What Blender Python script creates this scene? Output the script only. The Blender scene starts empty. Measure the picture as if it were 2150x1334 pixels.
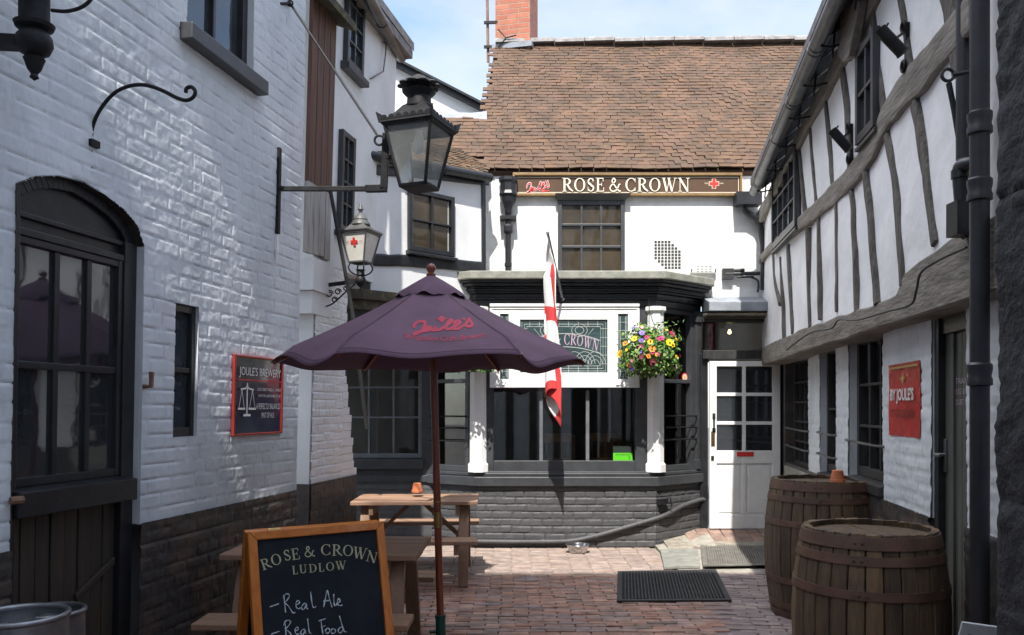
import bpy, bmesh, math, random
import numpy as np
from mathutils import Vector, Matrix
from mathutils.bvhtree import BVHTree
R = math.radians
random.seed(7)
SC = bpy.context.scene
COL = SC.collection

# ------------------------------------------------------------------ camera, sky, sun, exposure
F, CU, CV, EYE = 1750.0, 1075.0, 857.0, 1.6
cd = bpy.data.cameras.new('camera'); cam = bpy.data.objects.new('camera', cd); COL.objects.link(cam)
cam.location = (0, 0, EYE); cam.rotation_euler = (R(90), 0, 0)
cd.sensor_width = 36; cd.lens = 36 * F / 2150; cd.shift_y = (CV - 667) / 2150
cd.clip_start = .05; cd.clip_end = 500
SC.camera = cam
SUN_D = Vector((.075, .76, -1.14)).normalized()
sl = bpy.data.lights.new('sun', 'SUN'); sl.energy = 3.6; sl.angle = R(.55); sl.color = (1, .955, .88)
so = bpy.data.objects.new('sun', sl); COL.objects.link(so); so.rotation_euler = SUN_D.to_track_quat('-Z', 'Y').to_euler()
so.location = (0, -10, 20)
wd = bpy.data.worlds.new('World'); SC.world = wd; wd.use_nodes = True
wn, wl = wd.node_tree.nodes, wd.node_tree.links
bg = wn['Background']
sky = wn.new('ShaderNodeTexSky'); sky.sky_type = 'NISHITA'; sky.sun_disc = False
sky.sun_elevation = math.asin(-SUN_D.z); sky.sun_rotation = math.atan2(-SUN_D.x, -SUN_D.y)
sky.air_density = 1.0; sky.dust_density = .6; sky.ozone_density = 1.5
tc = wn.new('ShaderNodeTexCoord'); mp = wn.new('ShaderNodeMapping'); mp.inputs['Scale'].default_value = (1, 1, 2.2)
nz = wn.new('ShaderNodeTexNoise'); nz.inputs['Scale'].default_value = 2.6; nz.inputs['Detail'].default_value = 9; nz.inputs['Roughness'].default_value = .58
rp = wn.new('ShaderNodeValToRGB'); rp.color_ramp.elements[0].position = .36; rp.color_ramp.elements[1].position = .64
rp.color_ramp.elements[0].color = (.10, .10, .10, 1); rp.color_ramp.elements[1].color = (.85, .85, .85, 1)
mx = wn.new('ShaderNodeMixRGB'); mx.inputs[2].default_value = (2.9, 3.05, 3.3, 1)
wl.new(tc.outputs['Generated'], mp.inputs[0]); wl.new(mp.outputs[0], nz.inputs['Vector']); wl.new(nz.outputs[0], rp.inputs[0])
wl.new(rp.outputs[0], mx.inputs[0]); wl.new(sky.outputs[0], mx.inputs[1])
# out-of-view bright cloud added overhead to fill shade, thin wisps near the horizon
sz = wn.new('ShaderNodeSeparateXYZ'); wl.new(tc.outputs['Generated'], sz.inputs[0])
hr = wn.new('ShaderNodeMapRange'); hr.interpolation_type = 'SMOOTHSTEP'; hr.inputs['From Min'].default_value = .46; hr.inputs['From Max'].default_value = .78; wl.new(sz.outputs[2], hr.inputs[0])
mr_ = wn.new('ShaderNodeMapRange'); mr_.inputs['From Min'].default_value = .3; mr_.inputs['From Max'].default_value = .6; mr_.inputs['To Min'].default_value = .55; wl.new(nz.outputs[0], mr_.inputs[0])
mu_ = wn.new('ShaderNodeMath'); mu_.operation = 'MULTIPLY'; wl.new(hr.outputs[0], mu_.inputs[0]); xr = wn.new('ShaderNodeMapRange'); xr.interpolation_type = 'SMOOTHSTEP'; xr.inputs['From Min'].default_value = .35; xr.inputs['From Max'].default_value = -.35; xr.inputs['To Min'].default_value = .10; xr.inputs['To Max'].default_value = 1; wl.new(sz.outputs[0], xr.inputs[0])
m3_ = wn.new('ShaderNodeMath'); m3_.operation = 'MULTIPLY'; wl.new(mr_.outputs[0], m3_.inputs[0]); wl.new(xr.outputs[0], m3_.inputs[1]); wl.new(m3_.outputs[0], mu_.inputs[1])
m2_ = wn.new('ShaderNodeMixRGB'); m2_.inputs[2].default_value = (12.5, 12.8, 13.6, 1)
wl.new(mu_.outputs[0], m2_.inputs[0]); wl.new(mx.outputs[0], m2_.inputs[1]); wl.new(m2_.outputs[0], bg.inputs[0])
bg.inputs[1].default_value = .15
SC.view_settings.view_transform = 'Standard'; SC.view_settings.look = 'None'; SC.view_settings.gamma = 1
SC.view_settings.exposure = 1.14
SC.cycles.max_bounces = 7; SC.cycles.transparent_max_bounces = 12

# ------------------------------------------------------------------ helpers
def lin(h):
    h = h.lstrip('#'); o = []
    for i in (0, 2, 4):
        c = int(h[i:i+2], 16) / 255; o.append(c / 12.92 if c <= .04045 else ((c + .055) / 1.055) ** 2.4)
    return tuple(o)

def mat(name, col, rough=.6, var=.18, vs=5, bump=.15, bs=45, metal=0, spec=.5, col2=None, attr=None, stretch=None, mixpos=(.35, .65), coat=0, dist=.01, fine=None):
    """Principled with a noise mottled base, optional per-face random tint and noise bump."""
    if isinstance(col, str): col = lin(col)
    if isinstance(col2, str): col2 = lin(col2)
    m = bpy.data.materials.new(name); m.use_nodes = True
    n, l = m.node_tree.nodes, m.node_tree.links; b = n['Principled BSDF']
    b.inputs['Roughness'].default_value = rough; b.inputs['Metallic'].default_value = metal
    b.inputs['Specular IOR Level'].default_value = spec; b.inputs['Coat Weight'].default_value = coat
    t = n.new('ShaderNodeTexCoord'); mpn = n.new('ShaderNodeMapping')
    if stretch: mpn.inputs['Scale'].default_value = stretch
    l.new(t.outputs['Object'], mpn.inputs[0])
    a = n.new('ShaderNodeTexNoise'); a.inputs['Scale'].default_value = vs; a.inputs['Detail'].default_value = 7; a.inputs['Roughness'].default_value = .62
    l.new(mpn.outputs[0], a.inputs['Vector'])
    r = n.new('ShaderNodeValToRGB'); r.color_ramp.elements[0].position, r.color_ramp.elements[1].position = mixpos
    c2 = col2 if col2 else tuple(min(1, x * (1 + var)) for x in col); c1 = col if col2 else tuple(x * (1 - var) for x in col)
    r.color_ramp.elements[0].color = (*c1, 1); r.color_ramp.elements[1].color = (*c2, 1)
    l.new(a.outputs[0], r.inputs[0]); out = r.outputs[0]
    if attr:
        at = n.new('ShaderNodeAttribute'); at.attribute_name = 'rnd'
        rr = n.new('ShaderNodeValToRGB'); rr.color_ramp.interpolation = 'LINEAR'
        els = rr.color_ramp.elements
        cs = [lin(x) if isinstance(x, str) else x for x in attr]
        els[0].color = (*cs[0], 1); els[1].color = (*cs[-1], 1)
        for k in range(1, len(cs) - 1):
            e = els.new(k / (len(cs) - 1)); e.color = (*cs[k], 1)
        l.new(at.outputs['Fac'], rr.inputs[0])
        mm = n.new('ShaderNodeMixRGB'); mm.blend_type = 'MULTIPLY'; mm.inputs[0].default_value = 1
        l.new(rr.outputs[0], mm.inputs[1]); l.new(out, mm.inputs[2]); out = mm.outputs[0]
    l.new(out, b.inputs['Base Color'])
    if bump:
        f = n.new('ShaderNodeTexNoise'); f.inputs['Scale'].default_value = bs; f.inputs['Detail'].default_value = 5
        l.new(mpn.outputs[0], f.inputs['Vector'])
        bp = n.new('ShaderNodeBump'); bp.inputs['Strength'].default_value = bump; bp.inputs['Distance'].default_value = dist
        l.new(f.outputs[0], bp.inputs['Height']); l.new(bp.outputs[0], b.inputs['Normal'])
        rm = n.new('ShaderNodeMapRange'); rm.inputs['To Min'].default_value = max(.02, rough - .12); rm.inputs['To Max'].default_value = min(1, rough + .12)
        l.new(f.outputs[0], rm.inputs[0]); l.new(rm.outputs[0], b.inputs['Roughness'])
    return m

def brickmat(name, col, col2, mortar, scale=1, plane='xz', bump=.5, rough=.7, bl=.23, bh=.075, ms=.012):
    m = bpy.data.materials.new(name); m.use_nodes = True
    n, l = m.node_tree.nodes, m.node_tree.links; b = n['Principled BSDF']; b.inputs['Roughness'].default_value = rough
    t = n.new('ShaderNodeTexCoord'); sp = n.new('ShaderNodeSeparateXYZ'); cb = n.new('ShaderNodeCombineXYZ')
    l.new(t.outputs['Object'], sp.inputs[0])
    if plane == 'xyz':
        ad = n.new('ShaderNodeMath'); ad.operation = 'ADD'; l.new(sp.outputs[0], ad.inputs[0]); l.new(sp.outputs[1], ad.inputs[1]); l.new(ad.outputs[0], cb.inputs[0])
    else: l.new(sp.outputs[0 if plane[0] == 'x' else 1], cb.inputs[0])
    l.new(sp.outputs[2], cb.inputs[1])
    nn = n.new('ShaderNodeTexNoise'); nn.inputs['Scale'].default_value = 4; l.new(t.outputs['Object'], nn.inputs['Vector'])
    va = n.new('ShaderNodeVectorMath'); va.operation = 'MULTIPLY_ADD'; va.inputs[1].default_value = (.02, .02, .02)
    l.new(nn.outputs['Color'], va.inputs[0]); l.new(cb.outputs[0], va.inputs[2])
    k = n.new('ShaderNodeTexBrick'); k.inputs['Scale'].default_value = 1; k.inputs['Brick Width'].default_value = bl; k.inputs['Row Height'].default_value = bh
    k.inputs['Mortar Size'].default_value = ms * .5; k.inputs['Mortar Smooth'].default_value = .4
    for i, c in ((1, col), (2, col2), (3, mortar)):
        k.inputs[i].default_value = (*(lin(c) if isinstance(c, str) else c), 1)
    l.new(va.outputs[0], k.inputs['Vector'])
    n2 = n.new('ShaderNodeTexNoise'); n2.inputs['Scale'].default_value = 9; n2.inputs['Detail'].default_value = 8; l.new(t.outputs['Object'], n2.inputs['Vector'])
    mr = n.new('ShaderNodeMapRange'); mr.inputs['To Min'].default_value = .72; mr.inputs['To Max'].default_value = 1.15; l.new(n2.outputs[0], mr.inputs[0])
    mm = n.new('ShaderNodeMixRGB'); mm.blend_type = 'MULTIPLY'; mm.inputs[0].default_value = 1; l.new(k.outputs[0], mm.inputs[1]); l.new(mr.outputs[0], mm.inputs[2])
    l.new(mm.outputs[0], b.inputs['Base Color'])
    su = n.new('ShaderNodeMath'); su.operation = 'MULTIPLY_ADD'; su.inputs[1].default_value = -1; l.new(k.outputs['Fac'], su.inputs[0]); l.new(n2.outputs[0], su.inputs[2])
    bp = n.new('ShaderNodeBump'); bp.inputs['Strength'].default_value = bump; bp.inputs['Distance'].default_value = .012
    l.new(su.outputs[0], bp.inputs['Height']); l.new(bp.outputs[0], b.inputs['Normal'])
    return m

def glassmat(name, tint=(.012, .014, .016), rough=.02, wav=.06, ws=3.5, spec=.6):
    m = mat(name, tint, rough, var=.3, vs=2.5, bump=0, spec=spec)
    n, l = m.node_tree.nodes, m.node_tree.links
    t = n.new('ShaderNodeTexCoord'); f = n.new('ShaderNodeTexNoise'); f.inputs['Scale'].default_value = ws; f.inputs['Detail'].default_value = 2
    l.new(t.outputs['Object'], f.inputs['Vector'])
    bp = n.new('ShaderNodeBump'); bp.inputs['Strength'].default_value = wav; bp.inputs['Distance'].default_value = .05
    l.new(f.outputs[0], bp.inputs['Height']); l.new(bp.outputs[0], n['Principled BSDF'].inputs['Normal'])
    return m

def clearglass(name, tint=(.8, .85, .85), refl=1.0, dirt=0):
    m = bpy.data.materials.new(name); m.use_nodes = True
    n, l = m.node_tree.nodes, m.node_tree.links; n.remove(n['Principled BSDF']); o = n['Material Output']
    tr = n.new('ShaderNodeBsdfTransparent'); tr.inputs[0].default_value = (*tint, 1)
    gl = n.new('ShaderNodeBsdfGlossy'); gl.inputs['Roughness'].default_value = .02
    fr = n.new('ShaderNodeFresnel'); fr.inputs[0].default_value = 1.5
    mu = n.new('ShaderNodeMath'); mu.operation = 'MULTIPLY'; mu.inputs[1].default_value = refl; mu.use_clamp = True; l.new(fr.outputs[0], mu.inputs[0])
    mi = n.new('ShaderNodeMixShader'); l.new(mu.outputs[0], mi.inputs[0]); l.new(tr.outputs[0], mi.inputs[1]); l.new(gl.outputs[0], mi.inputs[2])
    out = mi
    if dirt:
        df = n.new('ShaderNodeBsdfDiffuse'); df.inputs[0].default_value = (.55, .57, .55, 1)
        t = n.new('ShaderNodeTexCoord'); nn = n.new('ShaderNodeTexNoise'); nn.inputs['Scale'].default_value = 7; nn.inputs['Detail'].default_value = 6; l.new(t.outputs['Object'], nn.inputs['Vector'])
        mr = n.new('ShaderNodeMapRange'); mr.inputs['To Min'].default_value = dirt * .4; mr.inputs['To Max'].default_value = dirt * 1.6; l.new(nn.outputs[0], mr.inputs[0])
        m2 = n.new('ShaderNodeMixShader'); l.new(mr.outputs[0], m2.inputs[0]); l.new(mi.outputs[0], m2.inputs[1]); l.new(df.outputs[0], m2.inputs[2]); out = m2
    l.new(out.outputs[0], o.inputs[0])
    return m

def noise2(x, y, seed=0, scale=1.0):
    """smooth value noise on numpy arrays, -1..1"""
    rs = np.random.RandomState(seed); G = rs.rand(64, 64) * 2 - 1
    x = np.asarray(x, float) / scale + 1000.37; y = np.asarray(y, float) / scale + 1000.71
    xi = np.floor(x).astype(int); yi = np.floor(y).astype(int); fx = x - xi; fy = y - yi
    fx = fx * fx * (3 - 2 * fx); fy = fy * fy * (3 - 2 * fy)
    g = lambda i, j: G[i % 64, j % 64]
    return (g(xi, yi) * (1 - fx) + g(xi + 1, yi) * fx) * (1 - fy) + (g(xi, yi + 1) * (1 - fx) + g(xi + 1, yi + 1) * fx) * fy

def org(o):
    v = Vector((0, 0, 0))
    while o is not None: v = v + o.location; o = o.parent
    return v

def P(u, v, Y): return Vector(((u - CU) / F * Y, Y, EYE - (v - CV) / F * Y))
def tagset(o, label=None, cat=None, group=None, kind=None):
    if label: o['label'] = label
    if cat: o['category'] = cat
    if group: o['group'] = group
    if kind: o['kind'] = kind
    return o
def thing(name, label, cat, loc=(0, 0, 0), group=None, rz=0):
    o = bpy.data.objects.new(name, None); COL.objects.link(o); o.location = loc; o.rotation_euler = (0, 0, rz); o.empty_display_size = .1
    return tagset(o, label, cat, group)

class Frame:
    """a plane in the yard: s along it, z up it, d out of it"""
    def __init__(self, O, A, B=(0, 0, 1), N=None, lean=0):
        self.O = Vector(O); self.A = Vector(A).normalized()
        self.B = Vector(B); self.N = Vector(N).normalized() if N is not None else self.A.cross(self.B).normalized()
        self.B = self.B + self.N * lean
    def p(self, s, z, d=0): return self.O + self.A * s + self.B * z + self.N * d
    def px(self, u, v, d=0):
        dr = Vector(((u - CU) / F, 1, -(v - CV) / F))
        M3 = Matrix((self.A, self.B, -dr)).transposed()
        r = M3.inverted() @ (Vector((0, 0, EYE)) - self.O - self.N * d)
        return r[0], r[1]

class MB:
    def __init__(self): self.v = []; self.f = []; self.mi = []; self.rn = []
    def quad(self, pts, mi=0, rn=None):
        b = len(self.v); self.v += [tuple(p) for p in pts]; self.f.append(tuple(range(b, b + len(pts)))); self.mi.append(mi); self.rn.append(random.random() if rn is None else rn); return self
    def hexa(self, p, mi=0, rn=None):
        b = len(self.v); self.v += [tuple(q) for q in p]; rn = random.random() if rn is None else rn
        for q in ((0, 3, 2, 1), (4, 5, 6, 7), (0, 1, 5, 4), (1, 2, 6, 5), (2, 3, 7, 6), (3, 0, 4, 7)):
            self.f.append(tuple(b + i for i in q)); self.mi.append(mi); self.rn.append(rn)
        return self
    def box(self, x0, x1, y0, y1, z0, z1, mi=0, rn=None, M=None):
        p = [Vector(q) for q in ((x0, y0, z0), (x1, y0, z0), (x1, y1, z0), (x0, y1, z0), (x0, y0, z1), (x1, y0, z1), (x1, y1, z1), (x0, y1, z1))]
        if M is not None: p = [M @ q for q in p]
        return self.hexa(p, mi, rn)
    def boxW(self, W, s0, s1, z0, z1, d0, d1, mi=0, rn=None):
        return self.hexa([W.p(s0, z0, d0), W.p(s1, z0, d0), W.p(s1, z0, d1), W.p(s0, z0, d1), W.p(s0, z1, d0), W.p(s1, z1, d0), W.p(s1, z1, d1), W.p(s0, z1, d1)], mi, rn)
    def prism(self, base, vec, mi=0, rn=None):
        """extrude polygon (list of points) along vec"""
        vec = Vector(vec); n = len(base); b = len(self.v); rn = random.random() if rn is None else rn
        self.v += [tuple(q) for q in base] + [tuple(Vector(q) + vec) for q in base]
        F_ = [tuple(range(b, b + n)), tuple(range(b + 2 * n - 1, b + n - 1, -1))] + [(b + i, b + (i + 1) % n, b + n + (i + 1) % n, b + n + i) for i in range(n)]
        for q in F_: self.f.append(q); self.mi.append(mi); self.rn.append(rn)
        return self
    def bar(self, a, b, w, h, up=(0, 0, 1), mi=0, rn=None):
        """square section bar from a to b"""
        a, b = Vector(a), Vector(b); t = (b - a).normalized(); s = t.cross(Vector(up))
        if s.length < 1e-4: s = t.cross(Vector((1, 0, 0)))
        s.normalize(); u = s.cross(t).normalized(); s = s * w / 2; u = u * h / 2
        return self.hexa([a - s - u, a + s - u, a + s + u, a - s + u, b - s - u, b + s - u, b + s + u, b - s + u], mi, rn)
    def tube(self, pts, r, seg=8, mi=0, closed=False):
        pts = [Vector(p) for p in pts]; n = len(pts); b = len(self.v); up = None; rn = random.random()
        for i, p in enumerate(pts):
            t = ((pts[(i + 1) % n] - pts[i - 1]) if closed else (pts[min(i + 1, n - 1)] - pts[max(i - 1, 0)])).normalized()
            if up is None: up = t.cross(Vector((0, 0, 1)) if abs(t.z) < .9 else Vector((1, 0, 0))).normalized()
            up = (up - t * up.dot(t)).normalized(); w = t.cross(up); rr = r[i] if isinstance(r, (list, tuple)) else r
            for k in range(seg):
                a = 2 * math.pi * k / seg; self.v.append(tuple(p + (up * math.cos(a) + w * math.sin(a)) * rr))
        for i in range(n if closed else n - 1):
            j = (i + 1) % n
            for k in range(seg):
                k2 = (k + 1) % seg; self.f.append((b + i * seg + k, b + i * seg + k2, b + j * seg + k2, b + j * seg + k)); self.mi.append(mi); self.rn.append(rn)
        if not closed:
            self.f.append(tuple(b + k for k in range(seg))[::-1]); self.f.append(tuple(b + (n - 1) * seg + k for k in range(seg))); self.mi += [mi, mi]; self.rn += [rn, rn]
        return self
    def lathe(self, prof, M=None, seg=20, mi=0, ph=0, cap=True, mod=None):
        b = len(self.v); n = len(prof); M = M if M is not None else Matrix(); rn = random.random()
        for (r, z) in prof:
            for k in range(seg):
                a = 2 * math.pi * k / seg + ph; q = r * (mod(k) if mod else 1)
                self.v.append(tuple(M @ Vector((q * math.cos(a), q * math.sin(a), z))))
        for i in range(n - 1):
            for k in range(seg):
                k2 = (k + 1) % seg; self.f.append((b + i * seg + k, b + i * seg + k2, b + (i + 1) * seg + k2, b + (i + 1) * seg + k)); self.mi.append(mi); self.rn.append(rn)
        if cap:
            self.f.append(tuple(b + k for k in range(seg))[::-1]); self.f.append(tuple(b + (n - 1) * seg + k for k in range(seg))); self.mi += [mi, mi]; self.rn += [rn, rn]
        return self
    def grid(self, X, mi=0, wrap=False):
        """X: 2D list of points"""
        b = len(self.v); h, w = len(X), len(X[0])
        for row in X: self.v += [tuple(p) for p in row]
        for i in range(h - 1):
            for j in range(w if wrap else w - 1):
                j2 = (j + 1) % w; self.f.append((b + i * w + j, b + i * w + j2, b + (i + 1) * w + j2, b + (i + 1) * w + j)); self.mi.append(mi); self.rn.append(.5)
        return self
    def ink(self, v2, f2, fn, mi=0):
        b = len(self.v); self.v += [tuple(fn(x, y)) for x, y in v2]
        for q in f2: self.f.append(tuple(b + i for i in q)); self.mi.append(mi); self.rn.append(.5)
        return self
    def build(self, name, mats, parent=None, smooth=None, bevel=0, local=False, bseg=2, norm=True):
        if not isinstance(mats, (list, tuple)): mats = [mats]
        o3 = Vector((0, 0, 0))
        if parent is not None: o3 = org(parent)
        elif not local:
            A = np.array(self.v); lo, hi = A.min(0), A.max(0); o3 = Vector(((lo[0] + hi[0]) / 2, (lo[1] + hi[1]) / 2, lo[2]))
        off = Vector((0, 0, 0)) if local else o3
        me = bpy.data.meshes.new(name)
        vv = self.v if local else [(x - off.x, y - off.y, z - off.z) for x, y, z in self.v]
        me.from_pydata(vv, [], self.f)
        for m in mats: me.materials.append(m)
        me.polygons.foreach_set('material_index', self.mi)
        at = me.attributes.new('rnd', 'FLOAT', 'FACE'); at.data.foreach_set('value', self.rn)
        if norm:
            bm = bmesh.new(); bm.from_mesh(me); bmesh.ops.recalc_face_normals(bm, faces=bm.faces[:]); bm.to_mesh(me); bm.free()
        if smooth is not None:
            me.polygons.foreach_set('use_smooth', [True] * len(me.polygons)); me.set_sharp_from_angle(angle=R(smooth))
        me.update()
        o = bpy.data.objects.new(name, me); COL.objects.link(o); o.parent = parent
        if parent is None and not local: o.location = off
        if bevel:
            b = o.modifiers.new('bevel', 'BEVEL'); b.width = bevel; b.segments = bseg; b.limit_method = 'ANGLE'; b.angle_limit = R(40)
        return o

# ---- writing -------------------------------------------------------------
def ribbon(pts, w, n=None):
    """2D ribbon along a polyline; w a number or a list"""
    pts = [Vector(p) for p in pts]; V = []; Fs = []
    for i, p in enumerate(pts):
        t = pts[min(i + 1, len(pts) - 1)] - pts[max(i - 1, 0)]
        t = t.normalized() if t.length > 1e-9 else Vector((1, 0)); q = Vector((-t.y, t.x)) * ((w[i] if isinstance(w, (list, tuple)) else w) / 2)
        V += [tuple(p + q), tuple(p - q)]
        if i: Fs.append((2 * i - 2, 2 * i - 1, 2 * i + 1, 2 * i))
    return V, Fs
def smoothline(pts, k=6):
    """Catmull-Rom through 2D/3D points"""
    pts = [Vector(p) for p in pts]; out = []
    for i in range(len(pts) - 1):
        a, b, c, d = pts[max(i - 1, 0)], pts[i], pts[i + 1], pts[min(i + 2, len(pts) - 1)]
        for j in range(k):
            t = j / k; out.append(.5 * ((2 * b) + (c - a) * t + (2 * a - 5 * b + 4 * c - d) * t * t + (3 * b - a - 3 * c + d) * t ** 3))
    out.append(pts[-1]); return out
def arc(cx, cy, rx, ry, a0, a1, w0, w1, n=22):
    P_, W_ = [], []
    for i in range(n + 1):
        a = R(a0 + (a1 - a0) * i / n); P_.append((cx + rx * math.cos(a), cy + ry * math.sin(a))); W_.append(w0 + (w1 - w0) * math.cos(a) ** 2)
    return ribbon(P_, W_)
def ln(x0, y0, x1, y1, w): return ribbon([(x0, y0), (x1, y1)], w)
TN, TK, SF = .055, .155, .045
GLY = {
 'R': (.92, [ln(.2, 0, .2, 1, TK), arc(.34, .745, .3, .225, -90, 90, TN, TK), ln(.2, .97, .36, .97, .055), ln(.2, .515, .36, .515, .055), ribbon([(.42, .52), (.62, .22), (.9, .02)], [.13, .15, .09]), ln(.02, .022, .38, .022, SF), ln(.02, .978, .2, .978, SF)]),
 'O': (.98, [arc(.47, .5, .38, .475, 0, 360, TN, TK, 36)]),
 'S': (.66, [arc(.33, .735, .2, .225, 20, 265, .07, .12), arc(.33, .26, .22, .225, 95, -160, .07, .12), ribbon([(.2, .62), (.33, .5), (.47, .38)], .15), ln(.52, .68, .52, .95, .04), ln(.1, .05, .1, .34, .04)]),
 'E': (.72, [ln(.2, 0, .2, 1, TK), ln(.1, .97, .64, .97, .06), ln(.1, .03, .68, .03, .06), ln(.2, .51, .5, .51, .055), ln(.62, .99, .62, .74, .05), ln(.67, .01, .67, .3, .05), ln(.5, .38, .5, .64, .045), ln(.02, .022, .3, .022, SF), ln(.02, .978, .3, .978, SF)]),
 '&': (1.0, [ribbon(smoothline([(.98, .06), (.86, .04), (.6, .3), (.32, .66), (.28, .82), (.4, .97), (.54, .84), (.46, .68), (.2, .44), (.1, .24), (.22, .05), (.46, .03), (.7, .2), (.84, .5), (.95, .53)], 5), [.1] * 71)]),
 'C': (.9, [arc(.48, .5, .4, .475, 42, 318, TN, TK, 30), ln(.8, .68, .8, .98, .05), ln(.8, .06, .8, .3, .05)]),
 'W': (1.25, [ln(.14, 1, .4, 0, TK), ln(.4, 0, .64, .95, .055), ln(.55, 1, .84, 0, TK), ln(.84, 0, 1.1, 1, .055), ln(0, .978, .3, .978, SF), ln(.44, .978, .72, .978, SF), ln(.98, .978, 1.24, .978, SF)]),
 'N': (1.0, [ln(.18, 0, .18, 1, .06), ln(.14, 1, .82, 0, TK), ln(.82, 0, .82, 1, .06), ln(.04, .022, .34, .022, SF), ln(0, .978, .2, .978, SF), ln(.68, .978, .98, .978, SF)]),
 'L': (.68, [ln(.2, 0, .2, 1, TK), ln(.1, .03, .62, .03, .06), ln(.62, .01, .62, .28, .05), ln(.02, .978, .38, .978, SF)]),
 'U': (.92, [ln(.2, .3, .2, 1, TK), arc(.45, .3, .27, .27, 180, 360, .07, .11), ln(.72, .3, .72, 1, .06), ln(.02, .978, .38, .978, SF), ln(.58, .978, .88, .978, SF)]),
 'D': (.96, [ln(.2, 0, .2, 1, TK), arc(.34, .5, .48, .47, -90, 90, TN, TK), ln(.02, .97, .36, .97, .055), ln(.02, .03, .36, .03, .055)]),
}
def glyph(mb, ch, fn, d0=0, mi=0, bold=1.0):
    """draw a serif capital; fn(x, y, d) -> point with the letter one unit tall"""
    for k, (V, Fs) in enumerate(GLY[ch][1]):
        mb.ink(V, Fs, lambda x, y, k=k: fn(x, y, d0 + k * .0003), mi)
def serif_line(mb, text, fn, gap=.1, space=.45, d0=0, mi=0):
    x = 0
    for ch in text:
        if ch == ' ': x += space; continue
        glyph(mb, ch, lambda a, b, d, x=x: fn(a + x, b, d), d0, mi); x += GLY[ch][0] + gap
    return x
def serif_width(text, gap=.1, space=.45): return sum(space if c == ' ' else GLY[c][0] + gap for c in text)
def fontmesh(text, align='CENTER', shear=0, offset=0, spacing=1):
    cu = bpy.data.curves.new('lettering', 'FONT'); cu.body = text; cu.align_x = align; cu.shear = shear; cu.size = 1; cu.offset = offset; cu.space_character = spacing; cu.resolution_u = 3
    o = bpy.data.objects.new('lettering', cu); COL.objects.link(o); bpy.context.view_layer.update()
    me = bpy.data.meshes.new_from_object(o.evaluated_get(bpy.context.evaluated_depsgraph_get()))
    V = [(v.co.x, v.co.y) for v in me.vertices]; Fs = [tuple(p.vertices) for p in me.polygons]
    bpy.data.objects.remove(o); bpy.data.meshes.remove(me); bpy.data.curves.remove(cu)
    return V, Fs
def fitted(text, x0, x1, y0, y1, **k):
    V, Fs = fontmesh(text, **k); A = np.array(V); lo, hi = A.min(0), A.max(0)
    return [(x0 + (x - lo[0]) / (hi[0] - lo[0]) * (x1 - x0), y0 + (y - lo[1]) / (hi[1] - lo[1]) * (y1 - y0)) for x, y in V], Fs
SCRIPT = [[(450, 345), (440, 310), (490, 250), (560, 222), (640, 232), (655, 262), (630, 330), (585, 405), (520, 445), (440, 470), (470, 440), (600, 410), (690, 395), (735, 350), (700, 325), (655, 355), (690, 392), (745, 370), (770, 330), (775, 380), (820, 390), (850, 335), (862, 385), (930, 375), (1040, 310), (1140, 235), (1150, 195), (1095, 215), (1045, 310), (1060, 370), (1150, 352), (1290, 265), (1300, 222), (1240, 215), (1195, 262), (1270, 290), (1190, 320), (1170, 360), (1270, 362), (1330, 325), (1420, 270), (1480, 165), (1500, 215), (1540, 270), (1520, 315), (1440, 315), (1400, 290)], [(1385, 160), (1370, 195)]]

# ------------------------------------------------------------------ materials
M = {}
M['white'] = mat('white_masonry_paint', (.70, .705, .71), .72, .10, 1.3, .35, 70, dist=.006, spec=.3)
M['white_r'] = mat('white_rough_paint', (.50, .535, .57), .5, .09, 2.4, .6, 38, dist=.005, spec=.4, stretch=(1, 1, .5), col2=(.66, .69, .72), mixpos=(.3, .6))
M['limewash'] = mat('limewash_plaster', (.82, .82, .83), .8, .09, 2.5, .5, 9, dist=.02, spec=.25)
M['wgloss'] = mat('white_gloss_paint', (.80, .80, .79), .3, .05, 6, .12, 30, dist=.003)
M['facade'] = brickmat('painted_facade_brick', (.78, .775, .76), (.74, .735, .72), (.72, .715, .70), bump=.22, rough=.7)
M['black'] = mat('black_gloss_paint', (.018, .019, .022), .33, .3, 8, .25, 55, dist=.004)
M['blackw'] = mat('black_weathered_wood', (.030, .029, .029), .55, .45, 7, .5, 30, dist=.006, stretch=(3, 3, .35))
M['board'] = mat('dark_stained_boards', (.040, .033, .027), .55, .5, 5, .5, 25, dist=.006, stretch=(4, 4, .3), col2=(.075, .050, .032), mixpos=(.45, .8))
M['dgrey'] = mat('dark_grey_paint', (.045, .048, .053), .42, .2, 6, .2, 50, dist=.004)
M['plinth'] = mat('black_brick_paint', (.040, .038, .038), .5, .35, 4, .5, 60, dist=.006, col2=(.12, .08, .058), mixpos=(.45, .75))
M['bayplinth'] = mat('charcoal_brick_paint', (.066, .066, .070), .6, .15, 3, .5, 50, dist=.006)
M['iron'] = mat('black_iron', (.014, .014, .016), .55, .4, 14, .3, 80, dist=.003, spec=.25)
M['castiron'] = mat('black_cast_iron_pipe', (.016, .017, .021), .42, .3, 10, .2, 60, dist=.003)
M['gutter'] = mat('grey_metal_gutter', (.13, .135, .14), .38, .25, 8, .2, 40, metal=.6, dist=.003)
M['lead'] = mat('lead_sheet', (.23, .25, .28), .6, .25, 5, .4, 25, dist=.006)
M['capping'] = mat('lichen_stone_capping', (.19, .195, .17), .85, .25, 9, .6, 40, col2=(.30, .30, .25), dist=.006)
M['moss'] = mat('mossy_timber', (.06, .055, .04), .9, .3, 12, .7, 40, col2=(.16, .13, .05), mixpos=(.5, .7), dist=.01)
M['timber'] = mat('weathered_grey_oak', (.15, .135, .115), .88, .4, 9, .75, 24, col2=(.27, .245, .215), stretch=(2.2, .3, 2.2), dist=.012)
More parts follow.
